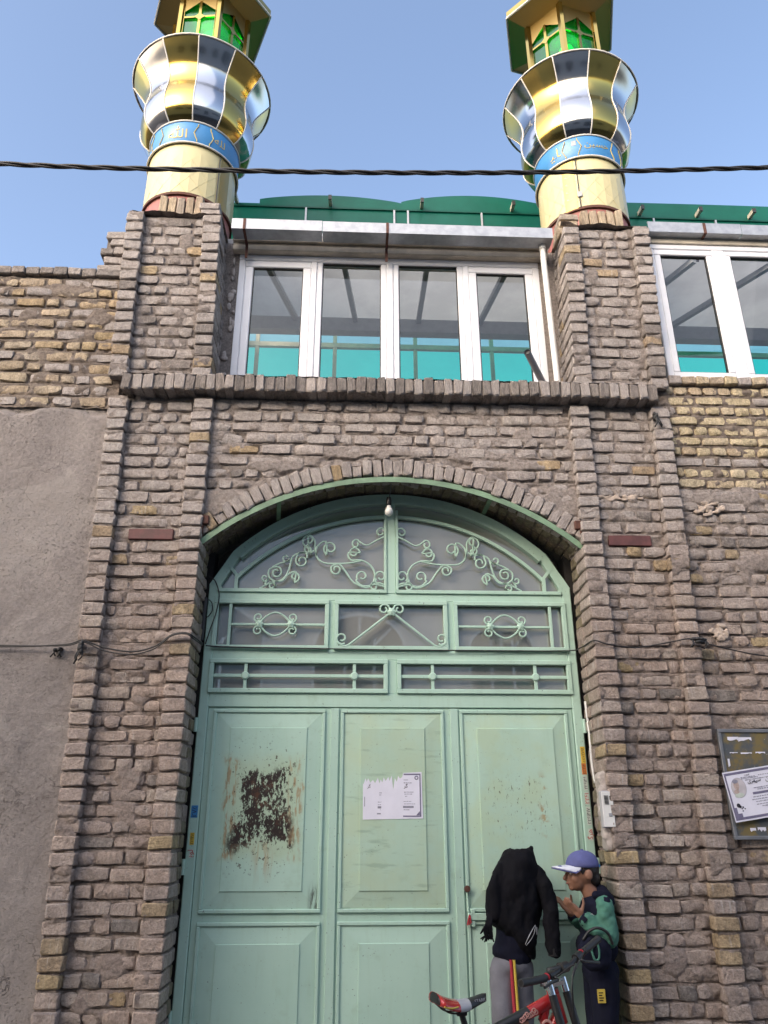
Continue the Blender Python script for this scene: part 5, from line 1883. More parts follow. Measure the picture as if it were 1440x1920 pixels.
po = thing('poster', 'tilted white mourning poster with a portrait and black border on the board', 'poster', (2.25, -.0, 1.8))
pa = rad(8.5)
pc = Vector((2.012, -.006, 1.925))                     # upper left corner
def PZ(u, v, y=0.0):
    """u right, v down along the sheet; slight lean of the left edge"""
    return (pc.x + u * math.cos(pa) + v * .13, pc.y + y, pc.z + u * math.sin(pa) - v)
def quadp(u0, u1, v0, v1, y, mat, name):
    m = MB(); m.add([PZ(u0, v1, y), PZ(u1, v1, y), PZ(u1, v0, y), PZ(u0, v0, y)], [(0, 1, 2, 3)])
    m.add([PZ(u0, v1, y + .0006), PZ(u1, v1, y + .0006), PZ(u1, v0, y + .0006), PZ(u0, v0, y + .0006)], [(3, 2, 1, 0)])
    return m.build(name, mat, po, fix=False)
quadp(0, .50, 0, .285, 0, 'paper', 'sheet')
for u0, u1, v0, v1 in ((.006, .494, .008, .022), (.006, .494, .262, .276), (.006, .016, .022, .262), (.484, .494, .022, .262)):
    quadp(u0, u1, v0, v1, -.001, 'ink_violet', 'border')
quadp(.016, .030, .205, .262, -.001, 'ink_violet', 'border'); quadp(.030, .055, .240, .262, -.0012, 'ink_violet', 'border')
def disc(u, v, ru, rv, y, mat, name, n=28):
    m = MB(); m.add([PZ(u + ru * math.cos(6.2832 * k / n), v - rv * math.sin(6.2832 * k / n), y) for k in range(n)], [tuple(range(n))])
    return m.build(name, mat, po, fix=False)
disc(.078, .098, .047, .057, -.0011, 'ink_grey', 'portrait_rim')
disc(.078, .098, .0455, .0555, -.0014, 'photo_ground', 'portrait')
disc(.070, .140, .030, .013, -.0017, 'sticker_white', 'portrait_shirt')
disc(.066, .082, .0175, .029, -.0018, 'photo_skin', 'portrait_face')
disc(.064, .060, .0185, .012, -.0020, 'ink_grey', 'portrait_hair')
disc(.058, .118, .016, .012, -.0021, 'photo_skin', 'portrait_hand')
X = Vector((math.cos(pa), 0, math.sin(pa)))
def ptext(body, u, v, fit, mat='ink_black'):
    lettering(body, .05, mat, po, PZ(u, v, -.0016), xdir=X, zdir=(-math.sin(pa), 0, math.cos(pa)), fit=fit)
ptext('\ufbfc\ufeae\ufeec\ufb59\ufeb3', .185, .078, .085)
ptext('\ufee6\ufbff\ufeb4\ufea3', .300, .078, .085)
ptext('\ufe96\ufeec\ufea0\ufed7', .150, .033, .03)
r = random.Random(5)
m = MB()
for (u0, u1, v) in ((.105, .20, .045), (.108, .215, .052), (.13, .30, .062), (.22, .36, .044), (.17, .35, .112), (.19, .36, .122), (.15, .36, .162), (.14, .37, .176), (.16, .37, .190), (.16, .37, .205), (.19, .35, .218)):
    u = u0
    while u < u1:
        w = r.uniform(.006, .018)
        h = r.uniform(.0015, .0028)
        m.add([PZ(u, v + h, -.0014), PZ(min(u + w, u1), v + h, -.0014), PZ(min(u + w, u1), v - h, -.0014), PZ(u, v - h, -.0014)], [(0, 1, 2, 3)])
        u += w + r.uniform(.002, .005)
m.build('printed_lines', 'ink_grey', po, fix=False)
quadp(.155, .33, .135, .148, -.0015, 'ink_violet', 'name_bar')
for (u, v, q) in ((.045, .195, .012), (.054, .203, .008), (.062, .215, .004), (.07, .208, .005), (.08, .218, .004), (.064, .228, .004)):
    disc(u, v, q, q, -.0016, 'ink_black', 'flower_print', 10)

# ================================================================ building across the street (it shows in the gate's glass)
ob = thing('opposite_building', 'pale stone clad building across the street with tall arched windows', 'building', (0, -8.8, 0))
OY = -8.6
m = MB(); m.box(-14, 14, OY - 6, OY - .02, 0, 7.7); m.build('wall_core', 'stone_cladding', ob)
r = random.Random(2)
wins = [(-5.9, 1.15), (-3.05, 1.15), (-.12, .85), (2.55, .62), (5.2, .85), (8.0, 1.1)]
zrows = [.0, .9, 1.8, 2.7, 3.6, 4.5, 5.4, 6.3, 7.0, 7.7]
slab_mesh = {}
for i in range(len(zrows) - 1):
    z0, z1 = zrows[i], zrows[i + 1]
    x = -9.0 - (.45 if i % 2 else 0)
    while x < 9:
        key = round(z1 - z0, 2)
        if key not in slab_mesh:
            slab_mesh[key] = MB().box(0, .89, -.02, .012, .004, z1 - z0 - .004, .005).mesh('slab', 'stone_cladding', fix=True)
        o = bpy.data.objects.new('stone_slab', slab_mesh[key]); link(o, ob)
        o.location = Vector((x, OY, z0)) - org(ob)
        x += .9
for cx, hw in wins:
    zb, zs = 1.6 if hw < .8 else 3.75, 4.72
    zt = zs + hw * .78
    fr = bpy.data.objects.new('arched_window', None); link(fr, ob)
    pts = [(cx - hw, zb), (cx + hw, zb)] + [(cx + hw * math.cos(math.pi * k / 20), zs + (zt - zs) * math.sin(math.pi * k / 20)) for k in range(21)]
    mm = MB(); mm.prism([(x, z) for x, z in pts[::-1]], OY + .02, OY + .035); mm.build('window_pane', 'dark_glass', fr)
    m = MB()
    for a, b in zip(pts, pts[1:] + pts[:1]):
        if (Vector(a) - Vector(b)).length > .01:
            m.bar((a[0], OY + .045, a[1]), (b[0], OY + .045, b[1]), .05, .03, (0, 1, 0))
    for f in (-.33, .33):
        m.bar((cx + f * hw, OY + .045, zb), (cx + f * hw, OY + .045, zs + .2), .04, .03, (0, 1, 0))
    m.bar((cx - hw, OY + .046, zs - .2), (cx + hw, OY + .046, zs - .2), .05, .03, (0, 1, 0))
    m.bar((cx, OY + .046, zs - .2), (cx + hw * .7, OY + .046, zs + (zt - zs) * .6), .03, .03, (0, 1, 0))
    m.bar((cx, OY + .047, zs - .2), (cx, OY + .047, zt - .05), .03, .03, (0, 1, 0))
    m.build('window_frame', 'white_trim', fr)
m = MB(); m.box(-14.1, 14.1, OY - 6.1, OY + .22, 7.703, 7.95, .02); m.build('cornice', 'stone_cladding', ob)

# ================================================================ people
def person_base(label, loc):
    return None

# ---- boy in the cap: stands in the gate corner facing the other child, one hand raised
bx, by = 1.155, .06
body = MB()
hc = Vector((1.098, .06, 1.372))
# head, face towards -x
body.ball(hc + Vector((.012, 0, .012)), (.090, .073, .092), 20, 14)
body.ball(hc + Vector((-.028, 0, -.040)), (.056, .054, .062), 18, 12)        # jaw
body.ball(hc + Vector((-.060, 0, -.082)), (.022, .026, .018), 12, 8)         # chin
body.capsule(hc + Vector((-.082, 0, .000)), hc + Vector((-.101, 0, -.034)), .008, .0125, 10)   # nose
body.ball(hc + Vector((-.074, 0, .014)), (.018, .05, .012), 14, 8)           # brow
body.ball(hc + Vector((-.079, 0, -.056)), (.014, .022, .009), 12, 8)         # lips
body.ball(hc + Vector((-.074, 0, -.067)), (.013, .019, .008), 12, 8)
for e in (-1, 1):
    body.ball(hc + Vector((.028, e * .073, -.012)), (.020, .010, .030), 12, 8)   # ears
    body.ball(hc + Vector((-.045, e * .042, -.030)), (.028, .016, .03), 12, 8)  # cheeks
body.capsule(hc + Vector((.020, 0, -.06)), (1.150, .06, 1.245), .044, .050, 14)
# torso, arms, legs
body.capsule((1.165, .06, 1.14), (1.165, .06, .86), .078, .080, 16)
body.capsule((1.185, -.01, 1.195), (1.185, .13, 1.195), .036, .036, 12)
EL, WR = Vector((1.178, -.075, 1.045)), Vector((1.052, -.03, 1.150))
SH = Vector((1.182, -.035, 1.205))
body.capsule(SH, EL, .040, .033); body.capsule(EL, WR, .032, .024)
EL2, WR2 = Vector((1.16, .20, 1.045)), Vector((1.035, .115, 1.150))
body.capsule((1.175, .155, 1.205), EL2, .040, .033); body.capsule(EL2, WR2, .032, .024)
for e, yy in ((-1, .0), (1, .12)):
    body.capsule((1.16, yy, .82), (1.135, yy, .45), .066, .045, 14)
    body.capsule((1.135, yy, .45), (1.155, yy, .17), .044, .030, 14)
def hand(b, wr, flip):
    """open hand, fingers pointing up and forward, palm turned to the face"""
    f = (Vector((-.72, 0, .69))).normalized()             # finger direction
    across = Vector((.28, -.90 * flip, .30)).normalized()
    across = (across - f * across.dot(f)).normalized()
    pn = f.cross(across)
    base = wr + f * .022
    b.capsule(wr - f * .01, wr + f * .02, .021, .024, 12)
    for k in range(4):
        o = (k - 1.5) * .0155
        root = base + f * .046 + across * o
        b.capsule(base + across * (o * .75) - f * .012, root, .0135, .0115, 10)
        L = (.048, .056, .060, .050)[k]
        kn = root + f * (L * .55) + across * (o * .18) + pn * (-.003)
        tip = kn + (f * .9 + pn * .35).normalized() * (L * .45)
        b.capsule(root, kn, .0086, .0078, 8); b.capsule(kn, tip, .0078, .0064, 8)
    th0 = base + across * .022 + Vector((.010, 0, .006))
    th1 = th0 + Vector((.012, -.004 * flip, .036)); th2 = th1 + Vector((-.002, 0, .028))
    b.capsule(base, th0, .014, .012, 8); b.capsule(th0, th1, .0105, .0088, 8); b.capsule(th1, th2, .0088, .0072, 8)
hand(body, WR, 1)
hand(body, WR2, -1)
boy = remesh('person', body, 'skin', None, .0052, 3)
tag(boy, 'child in a blue cap and navy hoodie with green sleeves, hand raised, by the pier', 'person')
# face details
for e in (-1, 1):
    p = hc + Vector((-.072, e * .032, -.006))
    MB().ball(p, (.0095, .0125, .0062), 12, 8).build('eye', 'eye_white', boy, smooth='all')
    MB().ball(p + Vector((-.0062, e * .001, 0)), (.0045, .006, .0058), 10, 8).build('iris', 'eye_dark', boy, smooth='all')
    m = MB(); m.tube(smooth_pts([hc + Vector((-.087, e * .012, .018)), hc + Vector((-.084, e * .032, .024)), hc + Vector((-.068, e * .052, .018))], 5), .0042, 6); m.build('eyebrow', 'hair', boy, smooth='all')
MB().ball(hc + Vector((-.0885, 0, -.0595)), (.0055, .019, .0048), 12, 8).build('mouth', 'lip', boy, smooth='all')
h = MB()
h.ball(hc + Vector((.030, 0, .018)), (.078, .077, .088), 18, 12)
h.ball(hc + Vector((.066, 0, -.030)), (.040, .062, .050), 16, 10)
for e in (-1, 1):
    h.capsule(hc + Vector((-.022, e * .066, .034)), hc + Vector((-.012, e * .068, -.006)), .014, .006, 8)
hair = remesh('hair', h, 'hair', boy, .006, 2, (.002, (90, 90, 40)))
# cap
cc = hc + Vector((.010, 0, .030))
m = MB(); vs, fs = [], []
n, k = 28, 9
for i in range(k + 1):
    ph = math.pi / 2 * i / k
    for j in range(n):
        t = 2 * math.pi * j / n
        rx, ry, rz = .099, .086, .088
        q = 1 - .012 * (1 - abs(math.cos(3 * t))) * math.cos(ph)
        z = rz * math.sin(ph)
        vs.append(cc + Vector((rx * math.cos(ph) ** .85 * math.cos(t) * q + (.006 * math.sin(ph)), ry * math.cos(ph) ** .85 * math.sin(t) * q, z)))
for i in range(k):
    for j in range(n):
        fs.append((i * n + j, i * n + (j + 1) % n, (i + 1) * n + (j + 1) % n, (i + 1) * n + j))
base_i = len(vs)
for j in range(n):
    t = 2 * math.pi * j / n
    vs.append(cc + Vector((.092 * math.cos(t), .080 * math.sin(t), -.004)))
fs += [(base_i + j, base_i + (j + 1) % n, (j + 1) % n, j) for j in range(n)]
m.add(vs, fs)
cap = m.build('cap', 'cap_blue', boy, smooth='all')
for rim_mat, o, ext, nm in (('cap_white', 0.0, .088, 'brim'), ('cap_blue', -.0065, .092, 'brim_lining')):
    m = MB(); vs, fs = [], []
    a_n, r_n = 18, 6
    for lay_ in (0, 1):
        for i in range(r_n + 1):
            for j in range(a_n + 1):
                u = 2 * j / a_n - 1
                t = math.pi + rad(72) * u
                f = i / r_n
                x = .093 * math.cos(t) - f * ext * math.cos(rad(80) * u) ** .6
                y = .083 * math.sin(t) * (1 - .06 * f)
                z = .009 + o - .008 * f - .024 * u * u * (.5 + .6 * f) - lay_ * .005
                vs.append(cc + Vector((x, y, z)))
    W_ = a_n + 1; N_ = W_ * (r_n + 1)
    for lay_ in (0, 1):
        for i in range(r_n):
            for j in range(a_n):
                b = lay_ * N_ + i * W_ + j
                fs.append((b, b + 1, b + W_ + 1, b + W_))
    for j in range(a_n):
        b = r_n * W_ + j
        fs.append((b, b + 1, N_ + b + 1, N_ + b))
    m.add(vs, fs).build(nm, rim_mat, cap, smooth='all', fix=True)
MB().ball(cc + Vector((.006, 0, .089)), (.010, .010, .006), 10, 6).build('cap_button', 'cap_blue', cap, smooth='all')
m = MB(); m.tube(smooth_pts([cc + Vector((-.128, -.030, .001)), cc + Vector((-.140, -.034, .0)), cc + Vector((-.150, -.022, -.001)), cc + Vector((-.140, -.014, .003)), cc + Vector((-.132, -.022, .003))], 4), .004, 5); m.build('cap_emblem', 'cap_blue', cap)
m = MB(); m.tube([cc + Vector((.096, e * .03, .004)) for e in (-1, 0, 1)], .009, 6, sx=.5); m.build('cap_strap', 'sticker_blue', cap)
# hoodie
t = MB()
t.capsule((1.168, .06, 1.17), (1.165, .06, 1.02), .098, .105, 18)
t.ball((1.166, .06, 1.165), (.094, .135, .085), 18, 12)
t.ball((1.150, .06, .985), (.118, .132, .095), 18, 12)
t.capsule((1.19, -.028, 1.205), (1.19, .148, 1.205), .052, .052, 12)
hood = remesh('hoodie', t, 'cloth_navy', boy, .008, 2, (.005, (15, 15, 18)))
t = MB()
t.capsule((1.205, .06, 1.262), (1.215, .06, 1.225), .045, .06, 12, 1.6)
t.capsule((1.15, -.015, 1.255), (1.21, .0, 1.245), .024, .034, 10); t.capsule((1.15, .135, 1.255), (1.21, .12, 1.245), .024, .034, 10)
remesh('hood', t, 'cloth_navy', hood, .008, 2, (.004, (20, 20, 20)))
for (a, b, c, e) in ((SH, EL, WR, -1), (Vector((1.175, .155, 1.205)), EL2, WR2, 1)):
    t = MB()
    t.ball(a + Vector((.008, 0, -.004)), (.050, .046, .050), 14, 10)
    t.capsule(a + Vector((.004, 0, -.01)), b + Vector((.006, 0, 0)), .058, .055, 14)
    q = b.lerp(c, .80)
    t.capsule(b + Vector((.006, 0, 0)), q, .056, .043, 14)
    remesh('sleeve', t, 'cloth_green', hood, .007, 2, (.008, (20, 20, 26)))
    d = (c - b).normalized()
    m = MB(); m.tube([b.lerp(c, .78), b.lerp(c, .82), b.lerp(c, .97), b.lerp(c, 1.0)], [.041, .042, .034, .030], 16); m.build('cuff', 'cloth_navy', hood, smooth=True)
    for f in (.85, .93):
        m = MB(); m.tube([b.lerp(c, f), b.lerp(c, f + .022)], [.0412 - (f - .82) * .05, .0404 - (f - .82) * .05], 16); m.build('cuff_stripe', 'cloth_green' if f < .9 else 'saddle_grey', hood, smooth=True)
# chest panel edge and small print
m = MB()
r = random.Random(9)
for k in range(7):
    z = 1.155 + r.uniform(-.02, .02)
    m.tube([(1.085 + r.uniform(-.0, .03), -.062 + .002 * k * 0, z), (1.09 + r.uniform(.0, .035), -.066, z + r.uniform(-.012, .012))], .0014, 5)
m.build('chest_print', 'saddle_grey', hood)
t = MB()
t.ball((1.158, .06, .865), (.100, .125, .09), 16, 10)
for yy in (-.005, .125):
    t.capsule((1.155, yy, .84), (1.135, yy, .47), .082, .066, 14); t.capsule((1.135, yy, .47), (1.155, yy, .14), .066, .056, 14)
tr = remesh('trousers', t, 'cloth_navy', boy, .010, 3, (.006, (14, 14, 8)))
m = MB(); m.box(1.085, 1.128, -.094, -.089, .735, .80, .001); m.build('yellow_patch', 'stripe_yellow', tr)
m = MB()
for k in range(4): m.box(1.092, 1.092 + (.022, .026, .018, .024)[k], -.0955, -.0945, .745 + k * .012, .750 + k * .012)
m.build('patch_print', 'cloth_navy', tr)
for yy in (-.005, .125):
    t = MB(); t.ball((1.12, yy, .15), (.105, .042, .042), 14, 8); t.ball((1.155, yy, .17), (.06, .04, .05), 14, 8)
    remesh('shoe', t, 'bike_black', boy, .009, 2)

# dark soft bag hanging from the forearm
bag = thing('bag', 'soft navy bag hanging in front of the child in the cap', 'bag', (1.09, -.10, .93))
t = MB(); t.ball((1.085, -.115, .985), (.100, .052, .075), 18, 12); t.ball((1.09, -.115, .945), (.085, .05, .06), 18, 12)
remesh('bag_body', t, 'cloth_navy', bag, .008, 2, (.007, (18, 18, 18)))
m = MB(); m.tube(smooth_pts([(1.02, -.13, 1.04), (1.06, -.135, 1.085), (1.11, -.14, 1.10), (1.16, -.14, 1.075), (1.185, -.13, 1.02)], 6), .008, 8, sx=1.4); m.build('bag_handle', 'bike_black', bag, smooth='all')
m = MB(); m.tube(smooth_pts([(1.055, -.165, .99), (1.062, -.17, 1.03), (1.082, -.17, 1.04), (1.095, -.168, 1.0), (1.09, -.165, .955), (1.068, -.165, .95), (1.055, -.165, .99)], 5), .006, 6); m.build('bag_trim', 'cloth_green', bag, smooth='all')

# ---- child with a jacket pulled over the head, facing the gate
bd = MB()
px, py = .725, .15
bd.ball((.748, .13, 1.365), (.078, .092, .105), 16, 12)
bd.capsule((.745, .13, 1.30), (.735, .15, 1.22), .045, .05)
bd.ball((.72, .15, 1.16), (.12, .075, .09), 16, 10)
bd.capsule((.72, .15, 1.13), (.675, .15, .86), .088, .078, 14)
for xx in (.615, .718):
    bd.capsule((xx, .15, .84), (xx - .01, .14, .46), .055, .045); bd.capsule((xx - .01, .14, .46), (xx - .015, .16, .17), .044, .03)
for e in (-1, 1):
    s0 = Vector((.715 + e * .085, .17, 1.19)); e0 = Vector((.715 + e * .075, .24, 1.09)); w0 = Vector((.715 + e * .045, .295, 1.17))
    bd.capsule(s0, e0, .038, .032); bd.capsule(e0, w0, .032, .024)
    hand_dir = Vector((0, .1, 1)).normalized()
    for k in range(4):
        o = (k - 1.5) * .016
        bd.capsule(w0 + Vector((o * .7, 0, .01)), w0 + Vector((o, .006, .055)), .012, .010, 8)
        bd.capsule(w0 + Vector((o, .006, .055)), w0 + Vector((o * 1.1, .012, .055 + (.05, .06, .056, .045)[k])), .0085, .0066, 8)
    bd.capsule(w0, w0 + Vector((-e * .034, .0, .03)), .012, .010, 8); bd.capsule(w0 + Vector((-e * .034, .0, .03)), w0 + Vector((-e * .045, .004, .062)), .009, .007, 8)
kid = remesh('person', bd, 'skin', None, .0065, 3)
tag(kid, 'child facing the gate with a black jacket pulled over the head, grey striped trousers', 'person')
t = MB()
t.capsule((.715, .15, 1.16), (.682, .15, .93), .112, .108, 16)
t.ball((.672, .15, .955), (.118, .105, .06), 16, 10)
remesh('shirt', t, 'cloth_navy', kid, .010, 3, (.005, (16, 16, 22)))

def loft(rings, n=40):
    """rings: list of (cx, cy, z, rx, ry, tilt) stacked upwards"""
    vs, fs = [], []
    for (cx, cy, z, rx, ry, tl) in rings:
        for j in range(n):
            a = 2 * math.pi * j / n
            vs.append((cx + rx * math.cos(a), cy + ry * math.sin(a), z + tl * math.cos(a)))
    for i in range(len(rings) - 1):
        for j in range(n):
            fs.append((i * n + j, i * n + (j + 1) % n, (i + 1) * n + (j + 1) % n, (i + 1) * n + j))
    fs.append(tuple(reversed(range(n)))); fs.append(tuple((len(rings) - 1) * n + j for j in range(n)))
    return vs, fs
# jacket body: z, left, right edge
prof = [(.925, .735, .795), (.95, .705, .805), (.985, .672, .815), (1.02, .640, .828), (1.06, .602, .838), (1.10, .565, .845), (1.14, .540, .850), (1.18, .535, .855), (1.23, .545, .862), (1.28, .555, .868), (1.33, .566, .868), (1.37, .585, .858), (1.41, .612, .845), (1.44, .632, .838), (1.47, .652, .830), (1.488, .672, .822), (1.496, .70, .815)]
rings = []
for z, a, b in prof:
    ry = .125 if z < 1.40 else .125 * (1 - ((z - 1.40) / .115) ** 2 * .55)
    rings.append(((a + b) / 2, .125, z, (b - a) / 2, ry * (1 if z > 1.05 else .55 + .45 * (z - .925) / .125), .0))
t = MB(); t.add(*loft(rings))
t.capsule((.79, .11, 1.47), (.815, .10, 1.503), .03, .012, 10)                 # pointed corner of the collar
t.capsule((.62, .07, 1.40), (.578, .05, 1.30), .03, .04, 12); t.capsule((.578, .05, 1.30), (.560, .05, 1.15), .042, .038, 12)  # empty sleeve folded on the near side
jk = remesh('jacket', t, 'cloth_black', kid, .008, 3, (.015, (15, 10, 9)))
t = MB()
P = [Vector(p) for p in ((.835, .09, 1.37), (.872, .06, 1.30), (.893, .045, 1.20), (.892, .035, 1.10), (.893, .03, 1.02), (.893, .03, .968))]
Rr = [.045, .050, .047, .044, .042, .040]
for k in range(5): t.capsule(P[k], P[k + 1], Rr[k], Rr[k + 1], 14)
remesh('sleeve', t, 'cloth_black', jk, .008, 3, (.0075, (26, 20, 18)))
m = MB(); m.tube([(.893, .03, .985), (.893, .03, .945)], [.036, .034], 16); m.build('cuff', 'bike_black', jk, smooth=True)
m = MB()
m.tube(smooth_pts([(.728, .008, 1.005), (.745, -.004, 1.04), (.772, -.004, 1.08), (.792, .006, 1.102)], 5), .0019, 5)
m.tube(smooth_pts([(.732, .004, 1.0), (.752, -.004, 1.022), (.778, -.002, 1.056), (.794, .008, 1.098)], 5), .0014, 5)
m.build('zip', 'zip_silver', jk)
m = MB(); m.bar((.797, .0, 1.092), (.797, .0, 1.055), .006, .004, (0, 1, 0)); m.build('zip_pull', 'zip_silver', jk)
r = random.Random(6)
m = MB()
for k in range(14):
    a = Vector((.545 + r.uniform(-.015, .015), .04, 1.16))
    m.tube(smooth_pts([a, a + Vector((-.02 + r.uniform(-.01, .01), -.02, -.05)), a + Vector((-.035 + r.uniform(-.02, .03), -.02, -.09)), a + Vector((-.045 + r.uniform(-.03, .05), -.015, -.125 + r.uniform(-.02, .03)))], 4), [.011 - .0006 * q for q in range(13)], 6)
m.build('scarf_end', 'cloth_black', kid, smooth='all')
t = MB()
t.ball((.668, .15, .885), (.120, .105, .075), 16, 10)
t.capsule((.615, .14, .86), (.605, .12, .46), .078, .066, 14); t.capsule((.605, .12, .46), (.60, .14, .14), .065, .055, 14)
t.capsule((.720, .16, .86), (.705, .17, .46), .080, .068, 14); t.capsule((.705, .17, .46), (.70, .18, .14), .066, .055, 14)
tr = remesh('trousers', t, 'cloth_grey', kid, .010, 3, (.005, (14, 14, 9)))
def stripe(x0, x1, w, mat):
    m = MB(); vs, fs = [], []
    for i in range(18):
        f = i / 17
        z = .925 - f * .78
        x = x0 + (x1 - x0) * f
        yy = .15 - math.sqrt(max(.002, .098 ** 2 - (x - .68) ** 2)) - .016 + .012 * f
        vs += [(x - w / 2, yy, z), (x + w / 2, yy, z), (x - w / 2, yy + .03, z), (x + w / 2, yy + .03, z)]
    for i in range(17):
        b = 4 * i
        fs += [(b, b + 4, b + 5, b + 1), (b, b + 2, b + 6, b + 4), (b + 1, b + 5, b + 7, b + 3)]
    m.add(vs, fs).build('side_stripe', mat, tr, smooth='all')
stripe(.648, .668, .015, 'stripe_red'); stripe(.665, .685, .014, 'stripe_yellow')
for xx, yy in ((.60, .13), (.70, .17)):
    t = MB(); t.ball((xx, yy + .03, .15), (.042, .105, .042), 14, 8)
    remesh('shoe', t, 'bike_black', kid, .009, 2)

# ================================================================ bicycle
bk = thing('bicycle', 'red mountain bicycle with black and red saddle parked before the children', 'bicycle', (.078, -.941, .10))
TH = rad(17)
BO = Vector((.078, -.941, .0))
def B(x, y, z):
    return Vector((BO.x + x * math.cos(TH) - y * math.sin(TH), BO.y + x * math.sin(TH) + y * math.cos(TH), z))
RA, BBk = (0.0, 0, .395), (.36, 0, .37)
m = MB()
m.tube([B(.205, 0, .735), B(.42, 0, .80), B(.625, 0, .868)], [.020, .024, .030], 14)
m.tube([B(*BBk), B(.50, 0, .58), B(.655, 0, .80)], [.026, .030, .034], 14)
m.tube([B(*BBk), B(.195, 0, .75)], .019, 12)
m.tube([B(.632, 0, .915), B(.672, 0, .775)], .029, 14)
m.tube([B(.60, 0, .865), B(.575, 0, .80), B(.60, 0, .74)], [.02, .024, .02], 10)
for e in (-1, 1):
    m.tube([B(.205, e * .02, .71), B(.08, e * .06, .53), B(0, e * .066, .395)], .010, 8)
    m.tube([B(.35, e * .03, .37), B(.12, e * .06, .375), B(0, e * .066, .395)], .011, 8)
frm = m.build('frame', 'bike_red', bk, smooth=True)
m = MB(); m.tube([B(.33, 0, .773), B(.50, 0, .826)], [.0235, .0275], 14); m.build('frame_decal', 'bike_black', frm, smooth=True)
r = random.Random(31)
m = MB()
for k in range(9):
    f = k / 8
    c0 = B(.45 + .075 * f, -.0265, .813 + .025 * f + r.uniform(-.008, .008))
    pts = [c0 + Vector((.009 * math.cos(a), 0, .009 * math.sin(a))) for a in [6.2832 * q / 10 for q in range(10)]]
    m.tube(pts, .0028, 5, closed=True)
m.build('frame_print', 'decal_pink', frm)
m = MB(); pts = [B(.575, -.034, .775) + Vector((.022 * math.cos(6.2832 * q / 16), 0, .022 * math.sin(6.2832 * q / 16))) for q in range(16)]
m.tube(pts, .006, 6, closed=True); m.build('frame_badge', 'decal_pink', frm)
# seat post and saddle
m = MB(); m.tube([B(.197, 0, .745), B(.163, 0, .855)], .0135, 10); sp_ = m.build('seat_post', 'bike_black', bk, smooth=True)
m = MB()
for e in (-1, 1):
    m.tube(smooth_pts([B(.055, e * .035, .885), B(.10, e * .024, .855), B(.18, e * .022, .855), B(.265, e * .008, .888)], 5), .0036, 6)
m.box(*sorted((B(.14, 0, 0).x, B(.19, 0, 0).x)), B(.165, 0, 0).y - .02, B(.165, 0, 0).y + .02, .838, .86, .004)
m.build('saddle_rails', 'bike_black', bk, smooth=True)
def saddle_part(f0, f1, name, mat, grow=0.0, par=bk):
    m = MB(); vs, fs = [], []
    n1, n2 = 14, 18
    for i in range(n1 + 1):
        f = f0 + (f1 - f0) * i / n1
        x = .035 + .255 * f
        w = .072 * (1 - f) ** 1.25 + .024 - .010 * max(0, f - .9) * 10 * .5
        if f < .06: w *= .55 + .45 * math.sqrt(f / .06)
        if f > .95: w *= math.sqrt(max(.02, (1 - f) / .05))
        zt = .915 - .022 * math.sin(math.pi * min(1, f * 1.1)) + .018 * (1 - f) ** 3
        th = .034 - .010 * f
        for j in range(n2):
            a = 2 * math.pi * j / n2
            c, s = math.cos(a), math.sin(a)
            yy = (w + grow) * math.copysign(abs(c) ** .8, c)
            zz = zt - th * .55 + (th * .62 + grow) * math.copysign(abs(s) ** .8, s) - .010 * (c * c)
            vs.append(B(x, yy, zz))
    for i in range(n1):
        for j in range(n2):
            fs.append((i * n2 + j, i * n2 + (j + 1) % n2, (i + 1) * n2 + (j + 1) % n2, (i + 1) * n2 + j))
    fs += [tuple(range(n2)), tuple(n1 * n2 + j for j in range(n2))]
    m.add(vs, fs)
    return m.build(name, mat, par, smooth=True)
sd = saddle_part(0, 1, 'saddle', 'bike_black')
saddle_part(.015, .42, 'saddle_cover', 'bike_red', .0016, sd)
saddle_part(.40, .63, 'saddle_band', 'saddle_grey', .0022, sd)
lettering('STARK', .03, 'saddle_grey', sd, B(.245, -.031, .896), xdir=(math.cos(TH), math.sin(TH), .10), zdir=(0, 0, 1), fit=.055)
m = MB(); m.tube(smooth_pts([B(.045, -.088, .892), B(.08, -.084, .884), B(.12, -.068, .884)], 5), .0035, 5); m.build('saddle_stripe', 'stripe_yellow', sd)
# steering assembly turned to the side
ax0, ax1 = B(.625, 0, .94), B(.680, 0, .745)
axis = (ax1 - ax0).normalized()
st = rad(-62)
hd0 = Vector((math.cos(TH), math.sin(TH), 0))
hd = Matrix.Rotation(st, 3, 'Z') @ hd0
side = Vector((-hd.y, hd.x, 0))
fdir = (Vector((0, 0, -1)) + hd * .30).normalized()
crown = ax0 + Vector((0, 0, .0))
m = MB()
m.bar(crown - side * .075 + hd * .02, crown + side * .075 + hd * .02, .055, .016)
m.bar(ax1 - side * .07 + hd * .025 - Vector((0, 0, .02)), ax1 + side * .07 + hd * .025 - Vector((0, 0, .02)), .055, .022)
m.tube([crown + Vector((0, 0, .02)), crown - Vector((0, 0, .03))], .024, 14)
m.build('fork_crown', 'chrome', bk, smooth=True)
axle = crown + hd * .20 + Vector((0, 0, .395 - crown.z))
for e in (-1, 1):
    top = crown + side * (e * .062) + hd * .03 + Vector((0, 0, .018))
    bot = axle + side * (e * .062)
    fork = MB().tube([top, top.lerp(bot, .12)], .017, 12).build('fork_cap', 'chrome', bk, smooth=True)
    MB().tube([top.lerp(bot, .10), top.lerp(bot, .38)], .0195, 12).build('fork_boot', 'bike_black', bk, smooth=True)
    MB().tube([top.lerp(bot, .36), top.lerp(bot, .62)], .0175, 12).build('fork_stanchion', 'chrome', bk, smooth=True)
    MB().tube([top.lerp(bot, .60), bot], [.021, .018], 12).build('fork_leg', 'bike_red', bk, smooth=True)
